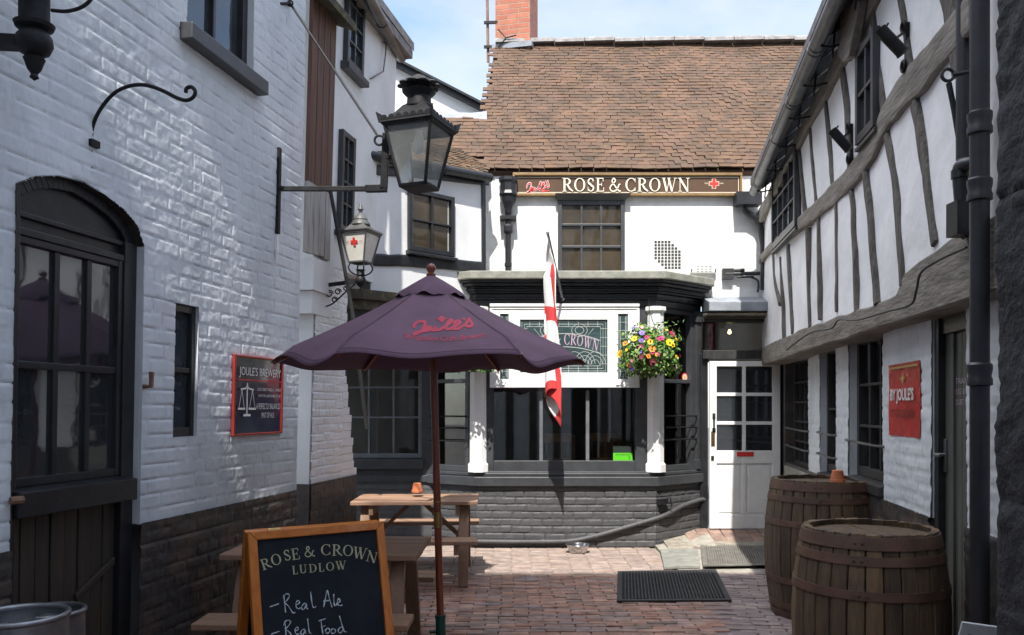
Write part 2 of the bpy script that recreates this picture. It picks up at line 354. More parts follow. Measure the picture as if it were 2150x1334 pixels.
M['timber_d'] = mat('dark_oak_stud', (.075, .068, .062), .85, .4, 11, 1.0, 25, col2=(.17, .15, .13), stretch=(2.5, 2.5, .5), dist=.025)
M['tile'] = mat('clay_roof_tile', (.56, .55, .50), .88, .28, 2.6, .5, 60, col2=(.92, .88, .84), mixpos=(.36, .62), dist=.006, attr=['#5e4a3d', '#654e40', '#564439', '#6a513d', '#514338', '#624e40', '#69523f', '#5c4a3c', '#665040', '#6c5140', '#604d40', '#674f40'])
M['tile_old'] = mat('old_mossy_tile', (.8, .8, .78), .9, .3, 9, .5, 60, dist=.006, attr=['#5f4c38', '#6b533c', '#55452f', '#74573f', '#4c4234', '#665238', '#7d5c44'])
M['ridge'] = mat('ridge_tile', (.20, .19, .185), .8, .3, 9, .4, 50, dist=.006)
M['redbrick'] = brickmat('red_chimney_brick', '#9a5844', '#ab684f', '#94806e', plane='xyz', bump=.6, bl=.225, bh=.078, ms=.014)
M['glass'] = glassmat('dark_window_glass', (.022, .025, .029), spec=1.0)
M['glass'].node_tree.nodes['Principled BSDF'].inputs['Coat Weight'].default_value = .9; M['glass'].node_tree.nodes['Principled BSDF'].inputs['Coat IOR'].default_value = 1.75
M['glass_b'] = glassmat('brown_blind_glass', (.052, .041, .028), .03, .10, 2.2)
M['glass_g'] = glassmat('grey_window_glass', (.035, .042, .05), .02, .05, spec=1.0)
M['glass_red'] = glassmat('ruby_glass', (.16, .006, .014), .05, .1, 8)
M['leaded'] = glassmat('leaded_glass', (.035, .06, .062), .06, .3, 14)
M['clear'] = clearglass('bay_window_glass', (.80, .84, .84), 1.5)
M['lampglass'] = clearglass('dusty_lantern_glass', (.86, .88, .87), 1.6, .20)
M['bulb'] = mat('frosted_bulb', (.7, .72, .72), .25, .05, 4, 0)
M['opal'] = mat('opal_glass', (.62, .60, .54), .25, .06, 5, .05, 20)
M['lampgrey'] = mat('grey_lamp_metal', (.085, .085, .083), .5, .2, 9, .2, 50, dist=.003)
M['red'] = mat('red_paint', (.62, .035, .03), .45, .1, 6, .05, 40)
M['signred'] = mat('red_enamel', (.50, .028, .022), .28, .18, 3, .15, 6, dist=.01, coat=.4)
M['signred_d'] = mat('dull_red_enamel', (.26, .022, .016), .35, .2, 8, .15, 20)
M['signblue'] = mat('navy_enamel', (.016, .026, .062), .22, .25, 3, .1, 6, dist=.008, coat=.5)
M['ink_w'] = mat('white_lettering', (.68, .67, .66), .5, .08, 12, 0)
M['ink_d'] = mat('dark_red_lettering', (.06, .012, .01), .5, .1, 12, 0)
M['ink_lav'] = mat('pale_lavender_lettering', (.45, .33, .43), .5, .1, 12, 0)
M['ink_cream'] = mat('cream_lettering', (.74, .68, .54), .5, .05, 12, 0)
M['ink_sign'] = mat('khaki_lettering', (.40, .39, .25), .6, .12, 30, 0)
M['ink_chalk'] = mat('pale_chalk', (.46, .53, .60), .9, .25, 60, 0)
M['ink_pink'] = mat('crimson_print', (.46, .028, .068), .7, .12, 30, 0)
M['ink_gold'] = mat('gold_paint', (.45, .28, .09), .4, .1, 10, 0)
M['brown'] = mat('brown_sign_paint', (.082, .042, .020), .45, .12, 4, .08, 20)
M['gilt'] = mat('gilt_moulding', (.22, .135, .05), .4, .2, 8, .1, 30)
M['chalkboard'] = mat('chalkboard_slate', (.010, .013, .019), .75, .35, 3.5, .1, 30, col2=(.022, .026, .034), mixpos=(.45, .8), spec=.2)
M['orange_wood'] = mat('varnished_orange_wood', (.42, .115, .014), .36, .3, 6, .3, 18, stretch=(6, 6, .8), col2=(.56, .19, .03), dist=.004, coat=.2)
M['orange_h'] = mat('varnished_orange_rail', (.42, .115, .014), .36, .3, 6, .3, 18, stretch=(.8, 6, 6), col2=(.56, .19, .03), dist=.004, coat=.2)
M['table_wood'] = mat('weathered_bench_wood', (.26, .155, .098), .62, .35, 7, .5, 25, stretch=(.5, 7, 7), col2=(.33, .20, .135), dist=.006)
M['table_leg'] = mat('weathered_bench_leg', (.23, .132, .082), .62, .35, 7, .5, 25, stretch=(6, 6, .7), col2=(.28, .17, .11), dist=.006)
M['seam'] = mat('dark_canvas_seam', (.085, .05, .075), .9, .1, 5, 0)
M['barpaint'] = mat('grey_blue_paint', (.13, .14, .155), .45, .2, 8, .15, 40)
M['canvas'] = mat('aubergine_canvas', (.14, .080, .122), .85, .16, 3, .3, 260, dist=.002, spec=.3)
M['pole_wood'] = mat('mahogany_pole', (.23, .055, .028), .32, .3, 7, .15, 30, stretch=(8, 8, .5), dist=.003, coat=.3)
M['green_metal'] = mat('green_metal_socket', (.012, .075, .055), .4, .2, 8, .1, 40)
M['brass'] = mat('tarnished_brass', (.45, .30, .12), .35, .2, 12, .1, 50, metal=.9)
M['stave'] = mat('old_oak_stave', (.8, .8, .8), .75, .4, 7, .6, 22, stretch=(3, 3, .5), dist=.008, attr=['#5d4b3a', '#6e5a44', '#4a3d31', '#7a6349', '#5c4e3c', '#645341'])
M['hoop'] = mat('rusted_hoop_iron', (.062, .036, .026), .62, .35, 5, .4, 45, col2=(.135, .070, .045), dist=.004)
M['terracotta'] = mat('terracotta', (.48, .15, .065), .8, .18, 9, .2, 70, dist=.003)
M['steel'] = mat('brushed_keg_steel', (.30, .31, .33), .36, .25, 6, .2, 60, metal=.85, dist=.003)
M['bowlsteel'] = mat('polished_bowl_steel', (.55, .55, .55), .22, .1, 6, .05, 40, metal=1)
M['rubber'] = mat('black_rubber_mat', (.035, .035, .037), .75, .3, 8, .2, 60, dist=.003)
M['rubber_l'] = mat('dusty_rubber_mat', (.15, .14, .125), .85, .25, 8, .2, 60, dist=.003)
M['paver'] = mat('worn_red_paver', (.8, .8, .8), .78, .35, 8, .5, 50, dist=.006, attr=['#a07868', '#ae8474', '#917e76', '#b88e7c', '#84746c', '#a67c6a', '#c29a88', '#968584', '#a98e82'])
M['paver_g'] = mat('grey_lilac_paver', (.95, .93, .92), .8, .3, 8, .5, 50, dist=.006, attr=['#8a7a78', '#978884', '#7d7072', '#a3938e', '#85777a', '#9a8580'])
M['paver_p'] = mat('pale_paver', (.8, .8, .8), .85, .25, 8, .5, 50, dist=.006, attr=['#98877d', '#a49186', '#8c7c76', '#a9978b', '#998b85', '#9e877a'])
M['quarry'] = mat('quarry_tile', (.8, .8, .8), .6, .25, 8, .3, 50, dist=.004, attr=['#8f7468', '#9c8274', '#836a60', '#a28c7e', '#937a6e'])
M['joint'] = mat('dark_paving_joint', (.045, .040, .037), .95, .4, 14, .6, 70, dist=.008)
M['joint_p'] = mat('sandy_paving_joint', (.26, .23, .19), .95, .3, 14, .6, 70, dist=.006)
M['concrete'] = mat('stained_concrete', (.30, .28, .24), .9, .25, 7, .5, 50, dist=.006)
M['plate'] = mat('steel_chequer_plate', (.26, .26, .235), .6, .2, 8, .6, 90, metal=.2, dist=.004)
M['ground'] = mat('yard_ground', (.10, .09, .08), .95, .3, 4, .5, 40)
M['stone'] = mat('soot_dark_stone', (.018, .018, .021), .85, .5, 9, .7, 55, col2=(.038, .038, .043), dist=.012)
M['hatch'] = mat('weathered_hatch_boards', (.11, .055, .038), .7, .3, 5, .5, 22, stretch=(5, 5, .25), dist=.006)
M['hatch_l'] = mat('peeling_hatch_boards', (.40, .38, .36), .8, .25, 6, .6, 22, stretch=(5, 5, .3), col2=(.16, .13, .11), mixpos=(.5, .75), dist=.006)
M['doorgrey'] = mat('olive_door_paint', (.085, .09, .078), .45, .2, 5, .2, 30, stretch=(4, 4, .5), dist=.004)
M['interior'] = mat('dim_pub_interior', (.16, .115, .08), .8, .4, 2, 0)
M['chairwood'] = mat('dark_chair_wood', (.42, .16, .05), .45, .3, 8, .1, 30)
M['curtain'] = mat('cream_curtain', (.42, .37, .26), .9, .15, 5, 0)
M['sticker_g'] = mat('green_sticker', (.10, .50, .02), .4, .03, 5, 0)
M['sticker_d'] = mat('dark_sticker', (.02, .03, .025), .4, .1, 5, 0)
M['came'] = mat('lead_came', (.42, .45, .43), .5, .15, 20, 0)
M['flagw'] = mat('white_flag_cloth', (.72, .72, .72), .85, .08, 5, .15, 60)
M['flagr'] = mat('red_flag_cloth', (.58, .045, .045), .85, .1, 5, .15, 60)
M['flagy'] = mat('orange_flag_crest', (.68, .28, .04), .85, .15, 25, .1, 60)
M['soil'] = mat('moss_liner', (.06, .04, .022), .95, .4, 20, .8, 60)
M['leaf'] = mat('basket_leaf', (1.0, 1.0, .95), .55, .25, 30, 0, attr=['#3f6a22', '#557f2c', '#2f5520', '#6f9a3a', '#48742a', '#8fae55', '#38602a', '#a8bd72'])
M['rust'] = mat('rusty_pole', (.16, .075, .045), .75, .4, 10, .4, 60, col2=(.26, .16, .11))
M['cable'] = mat('dark_cable', (.03, .03, .032), .5, .2, 10, .1, 40)
M['box_w'] = mat('pale_plastic', (.45, .48, .52), .5, .1, 6, .1, 40)
M['vent'] = mat('dark_vent_void', (.03, .032, .03), .7, .3, 15, 0)
M['floor_in'] = mat('pub_floor_boards', (.20, .09, .045), .5, .3, 6, .1, 30)
for k_, c_ in dict(yellow=(.80, .52, .012), orange=(.78, .25, .02), plum=(.15, .006, .025), magenta=(.46, .012, .12), violet=(.20, .13, .55), lilac=(.50, .40, .62), pinkw=(.68, .34, .36), cream=(.72, .66, .55), blue=(.12, .09, .42)).items():
    M['fl_' + k_] = mat('petal_' + k_, c_, .6, .15, 40, 0)
M['fl_eye'] = mat('pansy_eye', (.03, .008, .006), .6, .2, 40, 0)

# ------------------------------------------------------------------ building helpers
def brick_sheet(mb, W, s0, s1, z0, z1, res, holes=(), amp=.007, bl=.225, bh=.076, seed=1, mort=.011, rough=.0022, mi=0, d0=0, wob=.012, big=.006, cut=None):
    """a sheet of real raised bricks with sunk joints, in the plane W; holes: (s0,s1,z0,z1 or top function)"""
    es, ez = [s0, s1], [z0, z1]
    for h in holes:
        es += [h[0], h[1]]; ez += [h[2]] + ([h[3]] if not callable(h[3]) else [])
    S = np.unique(np.round(np.concatenate([np.arange(s0, s1, res), es]), 5)); S = S[(S >= s0) & (S <= s1)]
    Z = np.unique(np.round(np.concatenate([np.arange(z0, z1, res), ez]), 5)); Z = Z[(Z >= z0) & (Z <= z1)]
    G, Hh = np.meshgrid(S, Z)
    s = G + noise2(G, Hh, seed, .35) * wob + noise2(G, Hh, seed + 1, .12) * wob * .2
    z = Hh + noise2(G, Hh, seed + 2, .5) * wob + noise2(G, Hh, seed + 3, .14) * wob * .2
    row = np.floor(z / bh).astype(int); rs = np.random.RandomState(seed + 9); ro = rs.rand(512) * .06
    so_ = s + (row % 2) * bl / 2 + ro[row % 512]
    col = np.floor(so_ / bl).astype(int)
    fx = so_ / bl - col; fz = z / bh - row
    e = np.minimum(np.minimum(fx, 1 - fx) * bl, np.minimum(fz, 1 - fz) * bh) + noise2(G, Hh, seed + 4, .03) * .002
    k = np.clip(e / mort, 0, 1); k = k * k * (3 - 2 * k)
    T = rs.rand(257, 131, 3)
    t = T[col % 257, row % 131]
    h = k * amp * (.8 + .4 * t[..., 0]) + k * amp * .45 * ((t[..., 1] - .5) * (fx - .5) * 2 + (t[..., 2] - .5) * (fz - .5) * 1.2)
    h = h + noise2(G, Hh, seed + 5, .045) * rough + noise2(G, Hh, seed + 6, .02) * rough * .7 + noise2(G, Hh, seed + 7, .8) * big
    keep = np.ones((len(Z) - 1, len(S) - 1), bool); cs = (S[:-1] + S[1:]) / 2; cz = (Z[:-1] + Z[1:]) / 2
    Zm = np.array(Hh)
    for hs in holes:
        if callable(hs[3]):
            top = np.array([hs[3](q) for q in S]); inn = (S >= hs[0]) & (S <= hs[1])
            near = inn[None, :] & (np.abs(Zm - top[None, :]) < res * .55); Zm = np.where(near, top[None, :], Zm)
            tc_ = np.array([hs[3](q) for q in cs]); keep &= ~(((cs > hs[0]) & (cs < hs[1]))[None, :] & (cz > hs[2])[:, None] & (cz[:, None] < tc_[None, :]))
        else: keep &= ~(((cs > hs[0]) & (cs < hs[1]))[None, :] & ((cz > hs[2]) & (cz < hs[3]))[:, None])
    if cut is not None: keep &= cut(cs[None, :] + 0 * cz[:, None], cz[:, None] + 0 * cs[None, :])
    O, A, B, N = (np.array(q) for q in (W.O, W.A, W.B, W.N))
    Pn = O + G[..., None] * A + Zm[..., None] * B + (h[..., None] + d0) * N
    b = len(mb.v); mb.v += [tuple(q) for q in Pn.reshape(-1, 3).tolist()]; w = len(S)
    I, J = np.nonzero(keep); q = b + I * w + J
    fs = np.stack([q, q + 1, q + w + 1, q + w], 1).tolist()
    mb.f += [tuple(f) for f in fs]; mb.mi += [mi] * len(fs); mb.rn += [.5] * len(fs)
    return mb

def reveals(mb, W, s0, s1, z0, z1, dep, mi=0, d1=0.0):
    mb.quad([W.p(s0, z0, d1), W.p(s0, z1, d1), W.p(s0, z1, -dep), W.p(s0, z0, -dep)], mi)
    mb.quad([W.p(s1, z0, d1), W.p(s1, z1, d1), W.p(s1, z1, -dep), W.p(s1, z0, -dep)], mi)
    mb.quad([W.p(s0, z1, d1), W.p(s1, z1, d1), W.p(s1, z1, -dep), W.p(s0, z1, -dep)], mi)
    mb.quad([W.p(s0, z0, d1), W.p(s1, z0, d1), W.p(s1, z0, -dep), W.p(s0, z0, -dep)], mi)

def window(W, s0, s1, z0, z1, parent, cols=1, rows=1, d=-.08, dep=.05, fw=.05, bar=.022, fm=None, pm=None, sill=None, name='window', hb=None, sm=None, vb=None, label=None):
    """frame (part) > pane, sill (sub-parts). cols/rows: pane counts; hb/vb: explicit bar places as fractions"""
    fm = fm or M['black']; pm = pm or M['glass']; mb = MB()
    mb.boxW(W, s0, s0 + fw, z0, z1, d, d + dep).boxW(W, s1 - fw, s1, z0, z1, d, d + dep)
    mb.boxW(W, s0 + fw, s1 - fw, z1 - fw, z1, d, d + dep - .003).boxW(W, s0 + fw, s1 - fw, z0, z0 + fw * 1.2, d, d + dep - .003)
    a, b_, c, e = s0 + fw, s1 - fw, z0 + fw * 1.2, z1 - fw
    for f in (vb if vb is not None else [k / cols for k in range(1, cols)]):
        x = a + (b_ - a) * f; mb.boxW(W, x - bar / 2, x + bar / 2, c, e, d + .006, d + dep - .010)
    for f in (hb if hb is not None else [k / rows for k in range(1, rows)]):
        y = c + (e - c) * f; mb.boxW(W, a, b_, y - bar / 2, y + bar / 2, d + .008, d + dep - .007)
    o = mb.build(name, fm, parent, bevel=.004)
    if label: o['label'] = label
    MB().boxW(W, a - .006, b_ + .006, c - .006, e + .006, d + .010, d + .016).build('pane', pm, o)
    if sill:
        ov, h, pr = sill
        MB().hexa([W.p(s0 - ov, z0 - h, d), W.p(s1 + ov, z0 - h, d), W.p(s1 + ov, z0 - h, pr), W.p(s0 - ov, z0 - h, pr), W.p(s0 - ov, z0 + .004, d), W.p(s1 + ov, z0 + .004, d), W.p(s1 + ov, z0 - .015, pr), W.p(s0 - ov, z0 - .015, pr)]).build('sill', sm or fm, o, bevel=.006)
    return o

def tiles(mb, O, U, V, nu, nv, wid, gauge, test=None, th=.014, und=.02, seed=3, skew=0):
    """courses of separate clay tiles; U along the eave, V up the slope"""
    O, U, V = Vector(O), Vector(U).normalized(), Vector(V).normalized(); N = U.cross(V).normalized()
    if N.z < 0: N = -N
    rd = random.Random(seed)
    for j in range(nv):
        ph = (j % 2) * wid / 2 + rd.uniform(-.02, .02); rr = rd.uniform(-.004, .004)
        for i in range(-1, nu + 1):
            a0 = i * wid + ph + rd.uniform(-.004, .004); a1 = a0 + wid - rd.uniform(.002, .007); b0 = j * gauge + rr + float(noise2(a0, j, seed + 4, .5)) * .006 + rd.uniform(-.003, .003); b1 = b0 + gauge * 1.35
            if test and not test((a0 + a1) / 2, b0): continue
            hh = float(noise2(a0, b0, seed, .8)) * und; sk = rd.uniform(-.006, .006); lift = rd.uniform(.008, .013); roll = rd.uniform(-.005, .005)
            p = lambda a, b, n: O + U * a + V * b + N * (n + hh)
            mb.hexa([p(a0, b0 + sk, lift + roll), p(a1, b0 - sk, lift - roll), p(a1, b1, .002), p(a0, b1, .002), p(a0, b0 + sk, lift + th + roll), p(a1, b0 - sk, lift + th - roll), p(a1, b1, .002 + th), p(a0, b1, .002 + th)], 0, rd.random())
    return mb

# ------------------------------------------------------------------ frames of the yard
W1 = Frame((-3.009, 0, 0), (.201, 1, 0), lean=.02)
W2 = Frame((-3.280, 0, 0), (.201, 1, 0), lean=.03)
FR = Frame((0, 10.1, 0), (1, 0, 0), N=(0, -1, 0))
WA = Frame((-1.525, 8.6, 0), (1.207, 1.15, 0))
LW = Frame((1.667, 0, 0), (.1607, 1, 0), N=(-1, .1607, 0))
UW = Frame((1.656, 0, 0), (.136, 1, 0), N=(-1, .136, 0))
KS = math.hypot(1, .201)

# ================================================================== ground
g = MB(); g.quad([(-70, -70, -.06), (70, -70, -.06), (70, 70, -.06), (-70, 70, -.06)], rn=.5)
tagset(g.build('ground', M['ground'], local=True), kind='structure')
def pavers(name, base_pts, u0, u1, v0, v1, bl, bw, test, m, jm, gap=.008, rot=0, zf=None, seed=1, stag=.5, lift=.004, O=(0, 0)):
    mb = MB(); rd = random.Random(seed); c, s = math.cos(rot), math.sin(rot); zf = zf or (lambda x, y: 0)
    mb.quad([(x, y, zf(x, y) - .011) for x, y in base_pts], 1, .5)
    for j in range(int((v1 - v0) / bw)):
        ph = (j % 2) * bl * stag + rd.uniform(-.012, .012)
        for i in range(-1, int((u1 - u0) / bl) + 1):
            a0, b0 = u0 + i * bl + ph, v0 + j * bw
            g1 = gap * rd.uniform(.6, 1.5); a0 += rd.uniform(-.003, .003); b0 += rd.uniform(-.003, .003)
            a1, b1 = a0 + bl - g1, b0 + bw - gap * rd.uniform(.7, 1.3)
            w = lambda a, b: (O[0] + a * c - b * s, O[1] + a * s + b * c)
            cs_ = [w(a0, b0), w(a1, b0), w(a1, b1), w(a0, b1)]
            cx, cy = w((a0 + a1) / 2, (b0 + b1) / 2)
            if not test(cx, cy): continue
            dz = rd.uniform(-lift, lift); tx, ty = rd.uniform(-.012, .012), rd.uniform(-.02, .02); q = []
            for ins, zz in ((0, -.018), (0, -.004), (.006, 0)):
                for (x, y) in cs_:
                    x2 = x + (cx - x) * ins / bw * 1.2; y2 = y + (cy - y) * ins / bw * 1.6
                    q.append((x2, y2, zf(x2, y2) + zz + dz + (x - cx) * tx + (y - cy) * ty))
            b = len(mb.v); mb.v += q; r = rd.random()
            for L in (0, 4):
                for k in range(4):
                    mb.f.append((b + L + k, b + L + (k + 1) % 4, b + L + 4 + (k + 1) % 4, b + L + 4 + k)); mb.mi.append(0); mb.rn.append(r)
            mb.f.append((b + 8, b + 9, b + 10, b + 11)); mb.mi.append(0); mb.rn.append(r)
    return tagset(mb.build(name, [m, jm], local=True), kind='structure')
def xdiv(y): return 1.525 + (y - 5.9) * .16          # seam between red pavers and grey pavers
pavers('brick_paving', [(-3.2, 2), (xdiv(2), 2), (xdiv(8.03), 8.03), (-3.2, 8.03)], -3.2, 2.2, 2.3, 8.02, .222, .072, lambda x, y: y < 8.0 and x < xdiv(y) + .02 and x > -2.9 + .2 * y - .5, M['paver'], M['joint'], gap=.007, seed=5)
pavers('grey_paving', [(xdiv(2), 2), (4, 2), (4, 8.2), (xdiv(8.2), 8.2)], -1.5, 3, -2.4, 5.2, .215, .075, lambda x, y: 2.3 < y < 8.15 and x > xdiv(y) + .03 and x < 1.75 + .17 * y, M['paver_g'], M['joint'], rot=R(-9), seed=8, O=(1.6, 3.6))
mb = MB(); mb.quad([(xdiv(2) - .13, 2, -.007), (xdiv(2) + .16, 2, -.007), (xdiv(8.05) + .16, 8.05, -.007), (xdiv(8.05) - .13, 8.05, -.007)], rn=.4); tagset(mb.build('paving_seam', M['paver_g'], local=True), kind='structure')
pavers('pale_paving', [(-3.2, 8.03), (1.95, 8.03), (1.72, 9.8), (-3.2, 9.8)], -3, 1.75, 8.045, 9.75, .2, .062, lambda x, y: x < 1.62, M['paver_p'], M['joint_p'], seed=11, stag=0, lift=.0015)
def rampz(x, y): return .035 + max(0, min(1, (y - 9.45) / .6)) * .115
pavers('doorway_tiles', [(1.75, 9.3), (3.6, 9.3), (3.6, 10.2), (1.75, 10.2)], 1.75, 3.6, 9.3, 10.15, .15, .15, lambda x, y: x > 2.0, M['quarry'], M['joint_p'], gap=.006, seed=14, stag=0, zf=rampz, lift=.001)
mb = MB(); mb.hexa([(1.62, 8.06, -.05), (3.4, 8.2, -.05), (3.5, 9.32, -.05), (1.64, 9.6, -.05), (1.64, 8.1, -.002), (3.4, 8.22, .0), (3.5, 9.32, .026), (1.64, 9.6, .03)])
mb.hexa([(1.66, 9.28, -.02), (2.36, 9.28, -.02), (2.36, 10.05, 0), (1.66, 9.56, 0), (1.66, 9.3, .006), (2.3, 9.3, .03), (2.34, 10.04, .14), (1.68, 9.56, .03)])
tagset(mb.build('concrete_apron', M['concrete'], local=True), kind='structure')

# ================================================================== left white brick house
lh = thing('white_brick_house', 'white painted brick house with arched doorway window and black plinth', 'house', (-2.3, 4.4, 0))
sA, sB = W1.px(27, 700)[0], W1.px(288, 800)[0]
ap = [W1.px(*q) for q in ((27, 384), (75, 371), (120, 370), (170, 383), (215, 409), (255, 440), (285, 475), (304, 520))]
apx = [q[0] for q in ap]; apz = [q[1] for q in ap]; sB = apx[-1] * .5 + sB * .5; apx[-1] = sB; apx[0] = sA
def archtop(s): return float(np.interp(s, apx, apz))
nw = (W1.px(364, 780)[0], W1.px(413, 780)[0], W1.px(388, 917)[1], W1.px(388, 640)[1])
uw = (W1.px(390, 50)[0], W1.px(530, 120)[0], 3.87, 5.35)
mb = MB(); s_end = 6.5 * KS
holes = [(sA, sB, .0, archtop), nw, uw]
brick_sheet(mb, W1, 2.3, s_end, .955, 5.5, .0105, holes, amp=.0065, seed=21, rough=.0013, big=.008, mort=.007, bh=.085, bl=.235, wob=.014)
mb.boxW(W1, -5, 2.3, .955, 6.3, -.6, .0)
mb.boxW(W1, 2.3, s_end - .004, 5.5, 6.3, -.3, .008)
mb.boxW(W1, s_end - .03, s_end - .004, .955, 6.3, -.9, .002)
for hh in (nw, uw): reveals(mb, W1, hh[0] - .002, hh[1] + .002, hh[2] - .002, hh[3] + .002, .2, d1=.006)
mb.boxW(W1, 2.3, s_end - .03, .0, 6.3, -.9, -.25)
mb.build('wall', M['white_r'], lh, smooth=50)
mb = MB(); brick_sheet(mb, W1, 2.3, s_end + .01, 0, .965, .014, [(sA, sB, -.01, 1.2)], amp=.009, seed=33, d0=.012, rough=.003, big=.008)
mb.boxW(W1, -5, 2.3, 0, .955, -.6, .012); mb.boxW(W1, s_end - .03, s_end + .008, 0, .96, -.9, .012)
mb.build('plinth', M['plinth'], lh, smooth=50)
# arched doorway
dw = MB()
n = 24; pts = [W1.p(sA + (sB - sA) * i / n, archtop(sA + (sB - sA) * i / n) + .01, -.10) for i in range(n + 1)]
dw.prism(pts + [W1.p(sB, 2.42, -.10), W1.p(sA, 2.42, -.10)], W1.N * .03)
pts = [W1.p(sA + (sB - sA) * i / n, archtop(sA + (sB - sA) * i / n) + .008, -.07) for i in range(n + 1)]; pin = [W1.p(sA + .05 + (sB - sA - .1) * i / n, archtop(sA + (sB - sA) * i / n) - .05, -.07) for i in range(n + 1)]
for i in range(n): dw.hexa([pts[i], pts[i + 1], pin[i + 1], pin[i], *[q + W1.N * .03 for q in (pts[i], pts[i + 1], pin[i + 1], pin[i])]])
dw.boxW(W1, sA, sA + .045, 0, 2.60, -.12, -.01).boxW(W1, sB - .10, sB, 0, 2.5, -.14, -.03).boxW(W1, sA + .045, sB - .10, 2.475, 2.50, -.075, -.045).boxW(W1, sA + .045, sB - .1, 2.39, 2.425, -.072, -.035)
doorway = dw.build('doorway', M['black'], lh, bevel=.004)
MB().boxW(W1, sA, sB, 0, 2.7, -.235, -.2).build('back_board', M['interior'], doorway)
rv = MB()
for i in range(n):
    q = [sA + (sB - sA) * k / n for k in (i, i + 1)]
    rv.quad([W1.p(q[0], archtop(q[0]) + .004, .014), W1.p(q[1], archtop(q[1]) + .004, .014), W1.p(q[1], archtop(q[1]) + .004, -.2), W1.p(q[0], archtop(q[0]) + .004, -.2)])
rv.quad([W1.p(sA - .002, 0, .012), W1.p(sA - .002, archtop(sA), .012), W1.p(sA - .002, archtop(sA), -.2), W1.p(sA - .002, 0, -.2)])
rv.build('arch_soffit', M['plinth'], lh)
mb = MB(); mb.quad([W1.p(sB + .002, .96, .014), W1.p(sB + .002, archtop(sB), .014), W1.p(sB + .002, archtop(sB), -.2), W1.p(sB + .002, .96, -.2)]); mb.build('door_jamb', M['white_r'], lh)
wsA, wsB = sA + .045, sB - .10
window(W1, wsA, wsB, 1.235, 2.39, lh, d=-.085, dep=.045, fw=.035, bar=.035, vb=[.36, .69], hb=[.485], name='doorway_window', sill=(.03, .13, .05))
bd = MB(); nb = 8; bw = (wsB - wsA) / nb
for k in range(nb): bd.boxW(W1, wsA + k * bw + .003, wsA + (k + 1) * bw - .004, random.uniform(.02, .05), 1.108, -.10, -.065 + random.uniform(-.004, .004))
bd.prism([W1.p(wsA + bw * 4.7, .66, -.064), W1.p(wsB - .02, .80, -.064), W1.p(wsB - .02, .76, -.064), W1.p(wsA + bw * 4.75, .63, -.064)], W1.N * .02)
bd.build('boarding', M['board'], lh, bevel=.004)
MB().tube([W1.p(sA - .03, 1.19, .03), W1.p(sA + .02, 1.19, .05)], .018).build('door_catch', M['rust'], lh, smooth=40)
MB().tube([W1.p(sB + .03, 1.72, .0), W1.p(sB + .03, 1.72, .05), W1.p(sB + .03, 1.80, .05)], .014).build('door_hook', M['rust'], lh, smooth=40)
# narrow sash window and upper window
window(W1, nw[0] - .01, nw[1] + .01, nw[2], nw[3], lh, d=-.065, dep=.05, fw=.045, bar=.03, hb=[.5], name='narrow_window', pm=M['glass_g'])
w_ = window(W1, uw[0], uw[1], uw[2], uw[3], lh, d=-.10, dep=.06, fw=.06, bar=.03, vb=[.5], hb=[.6], name='upper_window', pm=M['glass_g'], sill=(.07, .11, .09), sm=M['dgrey'])
MB().boxW(W1, uw[1] - .28, uw[1] - .1, uw[2] + .05, uw[3], -.165, -.155).build('curtain', M['curtain'], w_)
# eaves and roof, above the picture
mb = MB(); e0, e1 = -5, s_end + .12
mb.hexa([W1.p(e0, 6.16, .13), W1.p(e1, 6.16, .13), W1.p(e1, 8.6, -2.6), W1.p(e0, 8.6, -2.6), W1.p(e0, 6.26, .13), W1.p(e1, 6.26, .13), W1.p(e1, 8.72, -2.6), W1.p(e0, 8.72, -2.6)])
mb.build('roof', M['ridge'], lh)

# ================================================================== tall rendered house with the timber hatch
th_ = thing('tall_white_house', 'tall white rendered house with timber hatch and two dark sash windows', 'house', (-1.7, 8.2, 0))
k2 = lambda Y: Y * KS
mb = MB()
mb.boxW(W2, k2(7.32), k2(7.99), .93, 2.9, -1.2, -.004)
brick_sheet(mb, W2, k2(7.32), k2(8.0), .93, 2.9, .014, amp=.009, seed=51, rough=.0028)
rd = random.Random(4)
z = .93
while z < 2.7:
    t = max(0, min(1, (1.95 - z) / 1.0)); e = k2(8.0 + .34 * t) + rd.choice([0, .05, .03, -.01])
    mb.boxW(W2, k2(7.985), e, z, z + .073, -.3, .004 + rd.uniform(-.004, .004)); z += .0755
mb.boxW(W2, k2(7.28), k2(9.2), 2.9, 5.75, -1.2, .0)
mb.boxW(W2, k2(7.20), k2(7.62), 2.62, 2.90, -.5, .045).boxW(W2, k2(7.24), k2(7.66), 2.42, 2.618, -.5, .02)
mb.build('wall', M['white'], th_, bevel=.004)
mb = MB(); brick_sheet(mb, W2, k2(7.31), k2(8.36), 0, .935, .016, amp=.009, seed=52, d0=.01); mb.boxW(W2, k2(7.31), k2(8.34), 0, .93, -1.2, .008)
mb.build('plinth', M['plinth'], th_, smooth=50)
h0, h1 = W2.px(650, 300, .05)[0], W2.px(700, 300, .05)[0]; hz = W2.px(690, 546, .05)[1]; hm = W2.px(690, 405, .05)[1]
mb, m2 = MB(), MB()
for k in range(4):
    a, b = h0 + (h1 - h0) * k / 4, h0 + (h1 - h0) * (k + 1) / 4
    mb.boxW(W2, a + .003, b - .004, hm, 5.12, .012, .052 + rd.uniform(-.004, .004)); m2.boxW(W2, a + .003, b - .004, hz + rd.uniform(-.01, .01), hm - .001, .012, .05 + rd.uniform(-.004, .004))
hatch = mb.build('hatch', M['hatch'], th_, bevel=.003); m2.build('lower_boards', M['hatch_l'], hatch, bevel=.003)
